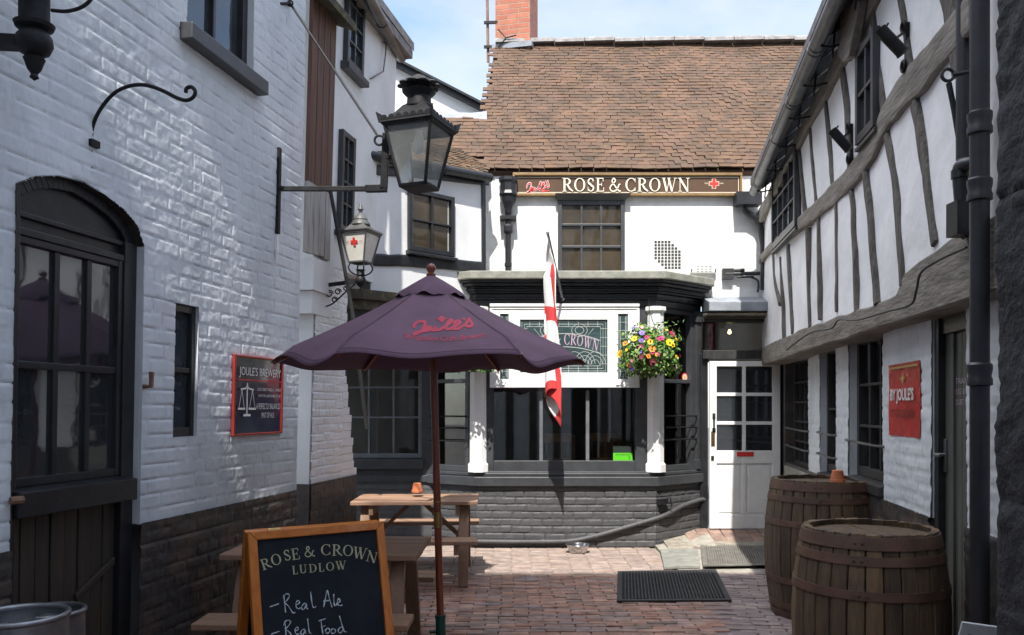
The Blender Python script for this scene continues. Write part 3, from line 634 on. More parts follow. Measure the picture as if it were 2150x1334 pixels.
mb = MB(); mb.hexa([W2.p(h0 - .08, 5.08, 0), W2.p(h1 + .1, 5.08, 0), W2.p(h1 + .1, 5.0, .2), W2.p(h0 - .08, 5.0, .2), W2.p(h0 - .08, 5.2, 0), W2.p(h1 + .1, 5.2, 0), W2.p(h1 + .1, 5.07, .2), W2.p(h0 - .08, 5.07, .2)])
mb.build('hatch_hood', M['moss'], hatch)
a0, a1 = W2.px(720, 100)[0], W2.px(756, 100)[0]; zb = W2.px(745, 158)[1]
window(W2, a0, a1, zb, 5.62, th_, d=.0, dep=.05, fw=.05, bar=.02, vb=[.5], hb=[.25, .5, .75], name='sash_window', pm=M['glass_g'], sill=(.05, .07, .09), fm=M['dgrey'])
a0, a1 = W2.px(708, 380)[0], W2.px(736, 380)[0]; zb, zt = W2.px(722, 492)[1], W2.px(722, 280)[1]
window(W2, a0, a1, zb, zt, th_, d=.0, dep=.05, fw=.05, bar=.02, vb=[.5], hb=[.25, .5, .75], name='sash_window', pm=M['glass_g'], sill=(.04, .05, .07), fm=M['dgrey'])
mb = MB(); gA, gB = P(778, 2, 7.9), P(843, 122, 9.25); dv = (gB - gA).normalized(); gA = gA - dv * 1.6
mb.tube([gA, gB], .055, 12); mb.tube([gB - dv * .9, gB - dv * .86], .064, 12); mb.build('gutter', M['gutter'], th_, smooth=40)
mb = MB(); q = [W2.p(k2(6.55), 5.56, .16), W2.p(k2(9.32), 5.56, .16), W2.p(k2(9.32), 7.6, -2), W2.p(k2(6.55), 7.6, -2)]
mb.prism(q, (0, 0, .09)); mb.boxW(W2, k2(6.55), k2(9.3), 5.47, 5.56, .0, .15); mb.build('roof', M['ridge'], th_)
mb = MB(); c_ = [P(787, 80, 8.75), P(811, 92, 8.75), P(809, 118, 8.72), P(805, 150, 8.7), P(778, 166, 8.4)]; mb.tube(c_, .008, 6).build('stay_wire', M['gutter'], th_, smooth=40)

# ================================================================== far white gable
fg = thing('white_gable_house', 'sunlit white gable with a sloping black verge behind the tiled roofs', 'house', (-1.1, 11.6, 4))
gl = [P(806, 130, 11.6), P(1012, 236, 11.6), P(1012, 330, 11.6), P(806, 330, 11.6)]
MB().prism(gl, (0, 1.5, 0)).build('wall', M['white'], fg)
gv = (gl[1] - gl[0]).normalized(); gn = Vector((-gv.z, 0, gv.x)); gn = gn if gn.z > 0 else -gn
mb = MB(); a, b = gl[0] - gv * 1.2, gl[1] + gv * .02
mb.prism([a, b, b + gn * .05, a + gn * .05], (0, -.10, 0)); mb.prism([a + gn * .055, b + gn * .055, b + gn * .085, a + gn * .085], (0, -.16, 0)); mb.build('verge_board', M['black'], fg)
MB().prism([a + gn * .01, b + gn * .01, b + gn * .08, a + gn * .08], (0, 3, 0)).build('roof', M['ridge'], fg)

# ================================================================== pub: facade, roof, chimney, door, left window wall
pb = thing('pub_house', 'white brick pub front under a brown clay tile roof with red chimney', 'pub', (1, 10.1, 0))
mb = MB()
mb.boxW(FR, -1.6, 3.75, 2.86, 4.5, -.3, 0)
mb.boxW(FR, 2.20, 2.27, 0, 2.9, -.3, 0); mb.boxW(FR, 3.27, 3.75, 0, 2.9, -.3, 0)
mb.build('wall', M['facade'], pb)
mb = MB(); F9 = Frame((0, 9.92, 0), (1, 0, 0), N=(0, -1, 0))
mb.boxW(F9, -2.9, -.95, 0.72, .80, -.2, .03).boxW(F9, -2.9, -2.0, .8, 2.7, -.2, 0).boxW(F9, -1.075, -.93, .80, 2.7, -.2, .012).boxW(F9, -2.9, -.95, 2.2, 2.75, -.2, .004)
mb.boxW(F9, -2.0, -1.075, .80, .96, -.2, .0); mb.build('window_wall', M['dgrey'], pb, bevel=.004)
mb = MB(); brick_sheet(mb, F9, -2.9, -.95, 0, .72, .018, amp=.008, seed=61); mb.boxW(F9, -2.9, -.95, 0, .72, -.2, -.004).build('plinth', M['bayplinth'], pb, smooth=50)
w_ = window(F9, -2.02, F9.px(886, 800)[0], F9.px(800, 962)[1], 2.2, pb, d=-.06, dep=.055, fw=.045, bar=.024, vb=[(F9.px(u, 800)[0] + 1.975) / (F9.px(886, 800)[0] - .045 + 1.975) for u in (722, 774, 826)], hb=[(F9.px(800, v)[1] - F9.px(800, 958)[1]) / 1.2 for v in (946, 875, 806, 740)][1:], name='lattice_window', sill=(.02, .13, .05), sm=M['dgrey'], pm=M['clear'], fm=M['barpaint'])
s_ = MB(); s_.boxW(F9, -3.4, -1.06, .55, 2.7, -1.3, -1.25).boxW(F9, -3.4, -1.06, .6, .64, -1.25, -.2).boxW(F9, -3.4, -3.35, .55, 2.7, -1.25, -.2).boxW(F9, -1.11, -1.06, .55, 2.7, -1.25, -.2).boxW(F9, -3.4, -1.06, 2.7, 2.75, -1.25, -.2); s_.build('room_wall', M['interior'], pb)
# cornice ledge beneath the jettied wing
mb = MB(); q = [P(690, 617, 8.35), P(742, 607, 8.5), P(980, 622, 9.1), (-.31, 10.05, 2.78), (-2.5, 10.05, 2.78), (-2.5, 8.35, 2.78)]
z1, z0 = 2.80, 2.70
def flat(pts, z): return [(p[0], p[1], z) for p in pts]
lp = [(-1.80, 8.30), (-1.5, 8.40), (-.86, 8.95), (-.80, 10.05), (-2.6, 10.05), (-2.6, 8.30)]
mb.prism(flat(lp, 2.70), (0, 0, .10)); mb.prism(flat([(x * 1.0, y + .05) for x, y in lp], 2.60), (0, 0, .098)); led = mb.build('cornice_ledge', M['moss'], pb, bevel=.006)
MB().prism(flat([(x, y + .10) for x, y in lp], 2.46), (0, 0, .138)).build('fascia', M['blackw'], led)
# shop sign's eave roof
OE = Vector((-1.25, 10.03, 4.475)); VS = Vector((0, 1, 1.0)).normalized(); sl_len = 3.72
def rtest(a, b):
    x = OE.x + a; t = b / sl_len
    xl = -.40 + .15 * t
    if b < 1.28: return x > -1.25 and x < 5.2 and (x > xl or b > .2)
    return xl - .02 < x < 5.2
mb = tiles(MB(), OE, (1, 0, 0), VS, 45, 41, .15, .0915, rtest, seed=3, und=.014)
sl_ = [OE + VS * -.0, OE + Vector((6.5, 0, 0)), OE + Vector((6.5, 0, 0)) + VS * sl_len, OE + Vector((.99, 0, 0)) + VS * sl_len, OE + Vector((.86, 0, 0)) + VS * 1.3, OE + VS * 1.3]
NR = Vector((0, -1, 1)).normalized(); mb.prism([q - NR * .03 for q in sl_], -NR * .06, 0, .45)
roof = mb.build('roof', M['tile'], pb)
mb = MB(); RT = OE + VS * sl_len; rd = random.Random(9)
for k in range(12):
    x0 = OE.x + 1.0 + k * .45; zz = RT.z + .0 + k * .004 + rd.uniform(-.008, .008); pr = []
    for i in range(7):
        a = math.pi * i / 6; pr.append((.13 * math.cos(a), .10 * math.sin(a)))
    mb.prism([(x0, RT.y + c, zz + s) for c, s in pr], (.44, 0, .012))
mb.build('ridge_tiles', M['ridge'], roof)
MB().hexa([(-.95, 10.95, 5.33), (-.33, 10.9, 5.33), (-.33, 11.2, 5.33), (-.95, 11.2, 5.33), (-.95, 11.0, 5.45), (-.33, 10.95, 5.5), (-.33, 11.2, 5.56), (-.95, 11.2, 5.58)]).build('lead_flashing', M['lead'], roof)
ch = MB(); CM = Matrix.Translation((.075, 12.85, 0)) @ Matrix.Rotation(R(-14), 4, 'Z')
ch.box(-.27, .27, -.27, .27, 6.5, 8.9, M=CM); chim = ch.build('chimney', M['redbrick'], roof)
MB().box(-.31, .31, -.33, .31, 7.02, 7.10, M=CM).build('flashing', M['lead'], chim)
# upper window with a flared head
u0, z0 = FR.px(1171, 566); u1, z1 = FR.px(1311, 424)
w_ = window(FR, u0, u1, z0 - .12, z1, pb, 3, hb=[.395, .715], d=.0, dep=.05, fw=.05, bar=.028, name='upper_window', fm=M['dgrey'], pm=M['glass_b'])
mb = MB(); a, b = FR.px(1165, 412), FR.px(1322, 412)
mb.hexa([FR.p(u0, z1, 0), FR.p(u1, z1, 0), FR.p(u1, z1, .04), FR.p(u0, z1, .04), FR.p(a[0], a[1], 0), FR.p(b[0], a[1], 0), FR.p(b[0], a[1], .13), FR.p(a[0], a[1], .13)]); mb.build('window_head', M['dgrey'], w_)
# lattice vent
mb = MB(); vx0, vz1 = FR.px(1373, 505); vx1, vz0 = FR.px(1430, 566); NX, NZ = 8, 9; cw, chh = (vx1 - vx0) / NX, (vz1 - vz0) / NZ
def von(i, j): return not ((j == 0 and i > 4) or (j == 1 and i > 5) or (j == 2 and i > 6) or (j == 6 and i < 1) or (j == 7 and i < 2) or (j == 8 and i < 3))
for i in range(NX):
    for j in range(NZ):
        if von(i, j): mb.boxW(FR, vx0 + i * cw + .005, vx0 + (i + 1) * cw - .005, vz1 - (j + 1) * chh + .005, vz1 - j * chh - .005, -.01, .003)
mb.build('vent_grille', M['vent'], pb)
# front door: stiles, rails, panels
FDo = Frame((0, 10.03, .155), (1, 0, 0), N=(0, -1, 0))
dx = lambda u: FDo.px(u, 900)[0]
dz = lambda v: FDo.px(1500, v)[1]
L_, Rr = dx(1488), dx(1636); T_ = dz(759)
mb = MB(); c1, c2, c3, c4 = dx(1503), dx(1557), dx(1564), dx(1620)
for a, b in ((L_, c1), (c2, c3), (c4, Rr)): mb.boxW(FDo, a, b, 0, T_, 0, .045)
rows = [T_, dz(770), dz(825), dz(832), dz(885), dz(892), dz(946), dz(973), dz(1081), 0]
for a, b in ((rows[1], rows[0]), (rows[3], rows[2]), (rows[5], rows[4]), (rows[7], rows[6]), (rows[9], rows[8])):
    for s0, s1 in ((c1, c2), (c3, c4)): mb.boxW(FDo, s0, s1, min(a, b), max(a, b), .002, .043)
for s0, s1 in ((c1, c2), (c3, c4)): mb.boxW(FDo, s0, s1, rows[8], rows[7], .008, .028); mb.boxW(FDo, s0 + .03, s1 - .03, rows[8] + .03, rows[7] - .03, .028, .036)
door = mb.build('front_door', M['wgloss'], pb, bevel=.004)
mb = MB()
for s0, s1 in ((c1, c2), (c3, c4)): mb.boxW(FDo, s0 - .003, s1 + .003, rows[6] - .003, rows[1] + .003, .014, .020)
mb.build('pane', M['glass'], door)
MB().boxW(FDo, dx(1545), dx(1580), dz(958), dz(949), .043, .052).build('letter_plate', M['red'], door)
mb = MB(); hx = dx(1497); mb.tube(smoothline([FDo.p(hx, dz(870), .05), FDo.p(hx - .005, dz(876), .08), FDo.p(hx - .006, dz(888), .085), FDo.p(hx - .005, dz(898), .08), FDo.p(hx, dz(905), .05)], 4), .009)
mb.boxW(FDo, hx - .018, hx + .018, dz(880), dz(868), .045, .052).boxW(FDo, hx - .02, hx + .02, dz(908), dz(899), .045, .052); MB().boxW(FDo, dx(1491), dx(1497), dz(966), dz(957), .045, .054).build('lock', M['iron'], door); mb.build('handle', M['iron'], door, smooth=40)
pp = MB().boxW(FDo, dx(1491), dx(1499), dz(937), dz(906), .045, .049).build('push_plate', M['brass'], door)
V, Fs = fitted('PULL', 0, 1, 0, 1); mb = MB(); x0, x1, za, zb = dx(1493), dx(1497.5), dz(935), dz(909)
mb.ink(V, Fs, lambda x, y: FDo.p(x1 - y * (x1 - x0), za + x * (zb - za), .0505)); mb.build('lettering', M['ink_d'], pp)
fr = MB(); fr.boxW(FR, 2.27, L_ - .004, .12, 2.26, -.1, .055).boxW(FR, Rr + .004, 3.27, .12, 2.26, -.1, .055).boxW(FR, 2.27, 3.27, .12, .152, -.2, .06); fr.build('door_frame', M['black'], pb, bevel=.004)
# transom light over the door and porch hood
tx = lambda u: FR.px(u, 700)[0]
tz = lambda v: FR.px(1500, v)[1]
mb = MB(); mb.boxW(FR, 2.29, 3.40, tz(755), tz(737), -.1, .11).boxW(FR, 2.29, 3.40, tz(678), tz(671), -.1, .10)
for a, b in ((1478, 1482), (1499, 1504), (1615, 1620), (1640, 1646)): mb.boxW(FR, tx(a), tx(b), tz(737), tz(678), -.08, .07)
tr = mb.build('transom_window', M['blackw'], pb, bevel=.004)
for a, b in ((1482, 1499), (1620, 1640)): MB().boxW(FR, tx(a), tx(b), tz(737), tz(678), -.01, .01).build('ruby_pane', M['glass_red'], tr)
MB().boxW(FR, tx(1504), tx(1615), tz(737), tz(678), -.01, .01).build('pane', M['clear'], tr)
MB().boxW(FR, 2.29, 3.40, 2.2, 2.85, -.9, -.85).build('back_panel', M['interior'], tr)
bl = MB(); bl.lathe([(.001, -.03), (.02, -.02), (.02, 0), (.012, .02), (.004, .03)], Matrix.Translation(FR.p(tx(1543), tz(693), -.25)), 12)
em = bpy.data.materials.new('lit_bulb'); em.use_nodes = True; em.node_tree.nodes['Principled BSDF'].inputs['Emission Color'].default_value = (1, .72, .3, 1); em.node_tree.nodes['Principled BSDF'].inputs['Emission Strength'].default_value = 6
bl.build('light_bulb', em, tr, smooth=60)
def hood(s0, s1, prof, mt, nm, par):
    m_ = MB(); m_.prism([FR.p(s0, z, d) for d, z in prof], FR.A * (s1 - s0)); return m_.build(nm, mt, par, bevel=.008)
hd = hood(2.30, 3.32, [(-.02, tz(614) - .05), (.38, tz(614) - .16), (.38, tz(640) - .12), (-.02, tz(640) - .1)], M['lead'], 'porch_hood', pb)
hood(2.30, 3.36, [(-.02, tz(642) - .1), (.33, tz(642) - .125), (.20, tz(660) - .05), (-.02, tz(658) - .05)], M['concrete'], 'mortar_fillet', hd)
hood(2.30, 3.36, [(-.02, tz(660) - .04), (.24, tz(660) - .055), (.20, tz(672)), (-.02, tz(672))], M['moss'], 'drip_board', hd)
# rainwater hopper and downpipes on the front
mb = MB(); hp = FR.p(FR.px(1067, 420)[0], 0, .09)
Mh = lambda z: Matrix.Translation((hp.x, hp.y, z))
mb.lathe([(.105, 0), (.115, .02), (.095, .06), (.10, .16), (.12, .18), (.12, .22)][::1], Mh(4.14), 8, ph=R(22.5)); mb.lathe([(.045, -.2), (.055, -.14), (.085, -.06), (.095, 0), (.07, .01)], Mh(4.13), 10)
mb.boxW(FR, hp.x - .1, hp.x + .1, 3.86, 3.9, .0, .15); mb.lathe([(.05, 3.70), (.062, 3.72), (.062, 3.78), (.05, 3.80)], Matrix.Translation((hp.x, hp.y, 0)), 12); mb.lathe([(.036, 3.0), (.036, 4.0)], Matrix.Translation((hp.x, hp.y, 0)), 12)
mb.lathe([(.045, 3.30), (.045, 3.34)], Matrix.Translation((hp.x, hp.y, 0)), 12)
mb.build('hopper_downpipe', M['castiron'], pb)
mb = MB(); mb.boxW(FR, FR.px(1538, 430)[0], FR.px(1590, 430)[0], FR.px(1540, 437)[1], FR.px(1540, 411)[1], .03, .20)
c_ = [FR.p(*FR.px(u, v), .10) for u, v in ((1560, 437), (1562, 449), (1583, 463), (1592, 480), (1597, 520), (1598, 612))]; mb.tube(smoothline(c_[:4], 5) + c_[4:], .036, 10)
mb.lathe([(.048, 0), (.048, .04)], Matrix.Translation(c_[4] + Vector((0, 0, -.2))), 12); mb.build('side_downpipe', M['castiron'], pb, smooth=35)
mb = MB()
for (a, b, r) in (((1515, 571), (1560, 569), .020), ((1520, 577), (1592, 576), .024), ((1545, 584), (1580, 583), .012)): mb.tube([FR.p(*FR.px(*a), .06), FR.p(*FR.px(*b), .06)], r, 8)
mb.tube(smoothline([FR.p(*FR.px(*q), .05) for q in ((1575, 584), (1588, 590), (1590, 605), (1588, 615))], 4), .012); mb.boxW(FR, FR.px(1515, 570)[0], FR.px(1537, 570)[0], FR.px(1515, 588)[1], FR.px(1515, 566)[1], 0, .08); mb.build('wall_conduit', M['cable'], pb, smooth=35)

# ================================================================== jettied wing
wg = thing('jettied_wing', 'black and white timbered wing with small four pane window under mossy tiles', 'house', (-.9, 8.9, 2.5))
WL = math.hypot(1.207, 1.15)
mb = MB(); mb.hexa([WA.p(s, zq, d) for zq, s, d in ((2.55, -.25, 0), (2.55, WL, 0), (2.55, WL, -.8), (2.55, -.25, -.8), (4.13, -.25, 0), (4.33, WL, 0), (4.33, WL, -.8), (4.13, -.25, -.8))]); mb.build('wall', M['white'], wg)
def timber_px(mb, W, c, w, d0, d1, hor=False, n=7, seed=0, wav=.012):
    """wobbly timber along a pixel path c on the plane W; w width in metres"""
    pts = [Vector((*W.px(*q), 0)) for q in c]; pts = smoothline(pts, n) if len(pts) > 2 else [pts[0].lerp(pts[1], i / n) for i in range(n + 1)]
    Lf, Rt = [], []
    for i, p in enumerate(pts):
        t = (pts[min(i + 1, len(pts) - 1)] - pts[max(i - 1, 0)]).normalized(); q = Vector((-t.y, t.x, 0)); ww = w if not isinstance(w, (list, tuple)) else np.interp(i / (len(pts) - 1), np.linspace(0, 1, len(w)), w)
        a = p + q * (ww / 2 + float(noise2(p.x * 3, p.y * 3, seed, .35)) * wav); b = p - q * (ww / 2 + float(noise2(p.x * 3, p.y * 3, seed + 5, .35)) * wav); Lf.append(a); Rt.append(b)
    b0 = len(mb.v)
    for i in range(len(pts)):
        ed = float(noise2(pts[i].x * 2, pts[i].y * 2, seed + 8, .3)) * wav * .5
        mb.v += [tuple(W.p(Lf[i].x, Lf[i].y, d0)), tuple(W.p(Lf[i].x, Lf[i].y, d1 + ed - .006)), tuple(W.p(Lf[i].x * .85 + Rt[i].x * .15, Lf[i].y * .85 + Rt[i].y * .15, d1 + ed)), tuple(W.p(Lf[i].x * .15 + Rt[i].x * .85, Lf[i].y * .15 + Rt[i].y * .85, d1 + ed)), tuple(W.p(Rt[i].x, Rt[i].y, d1 + ed - .006)), tuple(W.p(Rt[i].x, Rt[i].y, d0))]
        if i:
            for k in range(6): mb.f.append((b0 + (i - 1) * 6 + k, b0 + (i - 1) * 6 + (k + 1) % 6, b0 + i * 6 + (k + 1) % 6, b0 + i * 6 + k)); mb.mi.append(0); mb.rn.append(.5)
    for q in (0, len(pts) - 1): mb.f.append(tuple(b0 + q * 6 + k for k in range(6))); mb.mi.append(0); mb.rn.append(.5)
    return mb
mb = timber_px(MB(), WA, [(767, 350), (766, 640)], .115, -.005, .02, seed=2, wav=.004); mb.build('post', M['black'], wg)
mb = timber_px(MB(), WA, [(1014, 378), (1015, 585)], .06, -.005, .02, seed=3, wav=.004); mb.build('post', M['black'], wg)
mb = timber_px(MB(), WA, [(745, 355), (890, 366), (1024, 382)], .10, -.005, .025, seed=4, wav=.003); mb.build('wall_plate', M['black'], wg)
mb = timber_px(MB(), WA, [(775, 545), (890, 551), (1012, 562)], .125, -.005, .023, seed=5, wav=.006); mb.build('rail', M['black'], wg)
a0, a1 = WA.px(855, 470)[0], WA.px(950, 470)[0]; zt, zb = WA.px(900, 405)[1], WA.px(900, 533)[1]
w_ = window(WA, a0, a1, zb, zt, wg, 2, 2, d=-.01, dep=.055, fw=.045, bar=.022, name='casement_window', pm=M['glass_b'], sill=(.02, .05, .08))
MB().boxW(WA, a0 + .06, a0 + .075, zb + .06, zt - .05, .004, .0075).boxW(WA, a1 - .075, a1 - .06, zb + .06, zt - .05, .004, .0075).build('bead', M['came'], w_)
mb = MB(); e0, e1 = WA.p(-.12, 4.19, .07), P(1030, 374, 9.68); mb.tube([e0, e1], .05, 12); ed = (e1 - e0).normalized(); mb.tube([e0 + ed * .5, e0 + ed * .54], .058, 12).tube([e0 + ed * 1.1, e0 + ed * 1.14], .058, 12); mb.build('gutter', M['castiron'], wg, smooth=40)
WU = (e1 - e0).normalized(); VW = Vector((0, math.cos(R(26)), math.sin(R(26)))); OW = e0 - WU * .2 + Vector((0, 0, .02))
mb = tiles(MB(), OW, WU, VW, 15, 13, .145, .095, lambda a, b: a < 1.93, seed=8, und=.02); mb.prism([OW - Vector((0, 0, .05)), OW + WU * 1.92 - Vector((0, 0, .05)), OW + WU * 1.9 + VW * 1.25 - Vector((0, 0, .05)), OW + VW * 1.25 - Vector((0, 0, .05))], (0, 0, .03), 0, .3)
mb.build('roof', M['tile_old'], wg)

# ================================================================== bay window
bay = thing('bay_window', 'black canted bay window with white pillars and charcoal brick base', 'bay window', (.63, 9.8, 0))
BP = [Vector((-1.02, 9.97)), Vector((-.41, 9.56)), Vector((1.655, 9.56)), Vector((2.29, 10.1))]
def plan(off):
    out = []; ns = []
    for a, b in zip(BP[:-1], BP[1:]):
        t = (b - a).normalized(); ns.append(Vector((t.y, -t.x)))
    for i, p in enumerate(BP):
        if i in (0, 3): out.append(p + ns[0 if i == 0 else 2] * off)
        else:
            a, b = ns[i - 1], ns[i]; out.append(p + (a + b) * (off / (1 + a.dot(b))))
    return out
def slab(mb, z0, z1, off, mi=0, back=10.16):
    q = plan(off); pts = [(p.x, p.y, z0) for p in q] + [(q[3].x, back, z0), (q[0].x, back, z0)]
    mb.prism(pts, (0, 0, z1 - z0), mi)
def bframe(i, off=0):
    q = plan(off); a, b = q[i], q[i + 1]; t = (b - a).normalized()
    return Frame((a.x, a.y, 0), (t.x, t.y, 0), N=(t.y, -t.x, 0)), (b - a).length
BF = [bframe(i) for i in range(3)]
mb = MB()
for i, (W, Lb) in enumerate(BF): brick_sheet(mb, W, 0, Lb, 0, .705, .011, amp=.010, bl=.232, bh=.082, seed=71 + i, rough=.0016, big=.004, mort=.012, wob=.008, d0=-.003)
slab(mb, 0, .70, -.012); mb.build('brick_base', M['bayplinth'], bay, smooth=45)
mb = MB(); slab(mb, .705, .815, .055); slab(mb, .817, .86, .018); mb.build('sill', M['dgrey'], bay, bevel=.01)
mb = MB()
for z0, z1, off in ((2.765, 2.84, .0), (2.842, 2.86, .03), (2.862, 2.91, .012), (2.912, 2.935, .05), (2.937, 2.96, .075), (2.962, 2.985, .06), (2.987, 3.02, .12), (3.022, 3.05, .16)): slab(mb, z0, z1, off)
mb.build('cornice', M['black'], bay, bevel=.006)
mb = MB(); slab(mb, 3.053, 3.145, .20); mb.build('capping', M['capping'], bay, bevel=.012)
cl = MB(); W, Lb = bframe(1, .125)
for k in range(7): s = .12 + k * .31 + random.uniform(-.08, .08); cl.boxW(W, s, s + .03, 2.995, 3.015, -.01, .006)
cl.build('cornice_clip', M['iron'], bay)
for sx in (0, 1):
    p = BP[1 + sx] + Vector((.02 if sx == 0 else -.005, .055)); Mx = Matrix.Translation((p.x, p.y, 0)); mb = MB()
    mb.lathe([(.125, .862), (.125, .955), (.104, .972), (.100, 2.69), (.128, 2.715), (.128, 2.762)], Mx, 8, ph=R(22.5)); mb.build('pillar', M['wgloss'], bay, bevel=.004)
# front window
W, Lb = BF[1]
fx = lambda u: W.px(u, 850)[0]
fz = lambda v: W.px(1180, v)[1]
zb = .862; mb = MB()
mb.boxW(W, .09, fx(1036), zb, 2.765, -.14, -.02).boxW(W, fx(1334), Lb - .09, zb, 2.765, -.14, -.02).boxW(W, fx(1036), fx(1334), zb, fz(968), -.14, -.025).boxW(W, fx(1036), fx(1334), fz(815), 2.765, -.14, -.04)
mb.boxW(W, .09, Lb - .09, zb, fz(990), -.02, .0)
fw_ = mb.build('front_window', M['dgrey'], bay, bevel=.005)
MB().boxW(W, fx(1034), fx(1336), fz(970), fz(813), -.085, -.079).build('pane', M['clear'], fw_)
mb = MB(); mb.boxW(W, fx(1133), fx(1140), fz(968), fz(820), -.075, -.05).boxW(W, fx(1231), fx(1238), fz(968), fz(820), -.075, -.05); mb.build('mullion', M['barpaint'], fw_)
# white leaded panel
mb = MB(); a, b, z0, z1 = fx(1030), fx(1340), fz(812), fz(641); ia, ib, iz0, iz1 = fx(1092), fx(1275), fz(783), fz(672)
la, lb, lz0, lz1 = fx(1050), fx(1068), fz(797), fz(660); ra, rb = fx(1297), fx(1318)
xs = [a, la, lb, ia, ib, ra, rb, b]
for s0, s1 in ((a, la), (lb, ia), (ib, ra), (rb, b)): mb.boxW(W, s0, s1, z0, z1, -.04, .03)
for s0, s1, q0, q1 in ((la, lb, lz0, lz1), (ia, ib, iz0, iz1), (ra, rb, lz0, lz1)): mb.boxW(W, s0, s1, z0, q0, -.04, .0298).boxW(W, s0, s1, q1, z1, -.04, .0298)
for q0, q1, dd in ((z0 - .012, z0 + .022, .052), (z1 - .022, z1 + .01, .052), (z1 - .05, z1 - .035, .04)): mb.boxW(W, a - .008, b + .008, q0, q1, -.03, dd)
for s0, s1 in ((a - .008, a + .018), (b - .018, b + .008)): mb.boxW(W, s0, s1, z0 + .022, z1 - .05, -.03, .050)
pn = mb.build('leaded_panel', M['wgloss'], bay, bevel=.003)
mb = MB(); mb.boxW(W, ia, ib, iz0, iz1, .004, .01).boxW(W, la, lb, lz0, lz1, .004, .01).boxW(W, ra, rb, lz0, lz1, .004, .01); mb.build('leaded_pane', M['leaded'], pn)
cm = MB(); CD = [.0115]
def came(pts, w=.007, mi=0):
    CD[0] += .00004; d = CD[0]; cm.ink(*ribbon(pts, w), lambda x, y, d=d: W.p(x, y, d), mi)
for s0, s1, q0, q1 in ((ia, ib, iz0, iz1),):
    for i_ in (.02, .05, .078): came([(s0 + i_, q0 + i_), (s1 - i_, q0 + i_), (s1 - i_, q1 - i_), (s0 + i_, q1 - i_), (s0 + i_, q0 + i_)], .006)
    for k in range(1, 9): x = s0 + (s1 - s0) * k / 9; came([(x, q0 + .004), (x, q0 + .078)], .005); came([(x, q1 - .078), (x, q1 - .004)], .005)
    for k in range(1, 6): z = q0 + (q1 - q0) * k / 6; came([(s0 + .004, z), (s0 + .078, z)], .005); came([(s1 - .078, z), (s1 - .004, z)], .005)
cx = (ia + ib) / 2; wz = iz1 - iz0
def archl(x, r): return iz0 + wz * (.62 + r) - .62 * ((x - cx) / (ib - ia) * 2) ** 2 * wz * .30
for r in (-.13, .12): came([(x, archl(x, r)) for x in np.linspace(ia + .078, ib - .078, 24)], .008)
for k in range(7):
    x = ia + .14 + k * (ib - ia - .28) / 6
    for rr in (.05, .085, .12): came([(x + rr * math.cos(t), iz0 + .085 + rr * 1.3 * math.sin(t)) for t in np.linspace(.1, math.pi - .1, 14)], .005)
for k in (-1, 1):
    for rr in (.05, .09): came([(cx + k * .18 + rr * math.cos(t), iz1 - .12 + rr * .8 * math.sin(t)) for t in np.linspace(0, 2 * math.pi, 18)], .005)
    came([(cx + k * .34, iz1 - .1), (cx + k * .26, iz1 - .2), (cx + k * .40, iz1 - .24)], .005)
for s0, s1 in ((la, lb), (ra, rb)):
    for i_ in (.012, .028): came([(s0 + i_, lz0 + i_), (s1 - i_, lz0 + i_), (s1 - i_, lz1 - i_), (s0 + i_, lz1 - i_), (s0 + i_, lz0 + i_)], .005)
    for k in range(1, 8): z = lz0 + (lz1 - lz0) * k / 8; came([(s0, z), (s1, z)], .005)
cm.build('came_pattern', M['came'], pn, norm=False)
mb = MB(); txt = 'ROSE & CROWN'; tw = serif_width(txt); hh_ = .125
def arcmap(a, b, d):
    x = ia + .09 + (a / tw) * (ib - ia - .18); sl = -(x - cx) * 2 * .62 * .30 * wz * 4 / (ib - ia) ** 2
    return W.p(x - (b - .5) * sl * hh_ * .6, archl(x, -.09) + b * hh_, .0145 + d)
serif_line(mb, txt, arcmap); mb.build('lettering', M['ink_lav'], pn, norm=False)
# canted side windows with iron bars
for i in (0, 2):
    W, Lb = BF[i]; s0, s1 = (.05, Lb - .13) if i == 0 else (.13, Lb - .10)
    w_ = window(W, s0, s1, zb, 2.765, bay, d=-.12, dep=.09, fw=.055, bar=.045, hb=[.555], name='side_window', fm=M['dgrey'], pm=M['clear'])
    mb = MB()
    for z in (fz(882), fz(909), fz(938)): mb.tube([W.p(s0, z + .03, .0), W.p(s0 + .02, z + .03, .03), W.p(s1 - .02, z + .03, .03), W.p(s1, z + .03, .0)], .009)
    mb.build('guard_bar', M['iron'], w_, smooth=40)
    if i == 2:
        MB().boxW(W, Lb - .10, Lb, .862, 2.765, -.13, .01).boxW(W, Lb - .115, Lb + .01, .862, .98, -.13, .03).boxW(W, Lb - .115, Lb + .01, 2.63, 2.765, -.13, .03).build('pilaster', M['dgrey'], bay, bevel=.006)
        a, b = W.px(1437, 793, -.1); st = MB(); Ms = Matrix.Translation(W.p(a - .02, b, -.085)) @ W.N.to_track_quat('Z', 'Y').to_matrix().to_4x4()
        st.lathe([(.001, .004), (.055, .004), (.055, .006)], Ms, 24, 0).lathe([(.001, .007), (.042, .007), (.042, .008)], Ms, 24, 1).lathe([(.001, .009), (.016, .009), (.016, .010)], Ms, 12, 2); st.build('round_sticker', [M['red'], M['ink_cream'], M['fl_yellow']], w_)
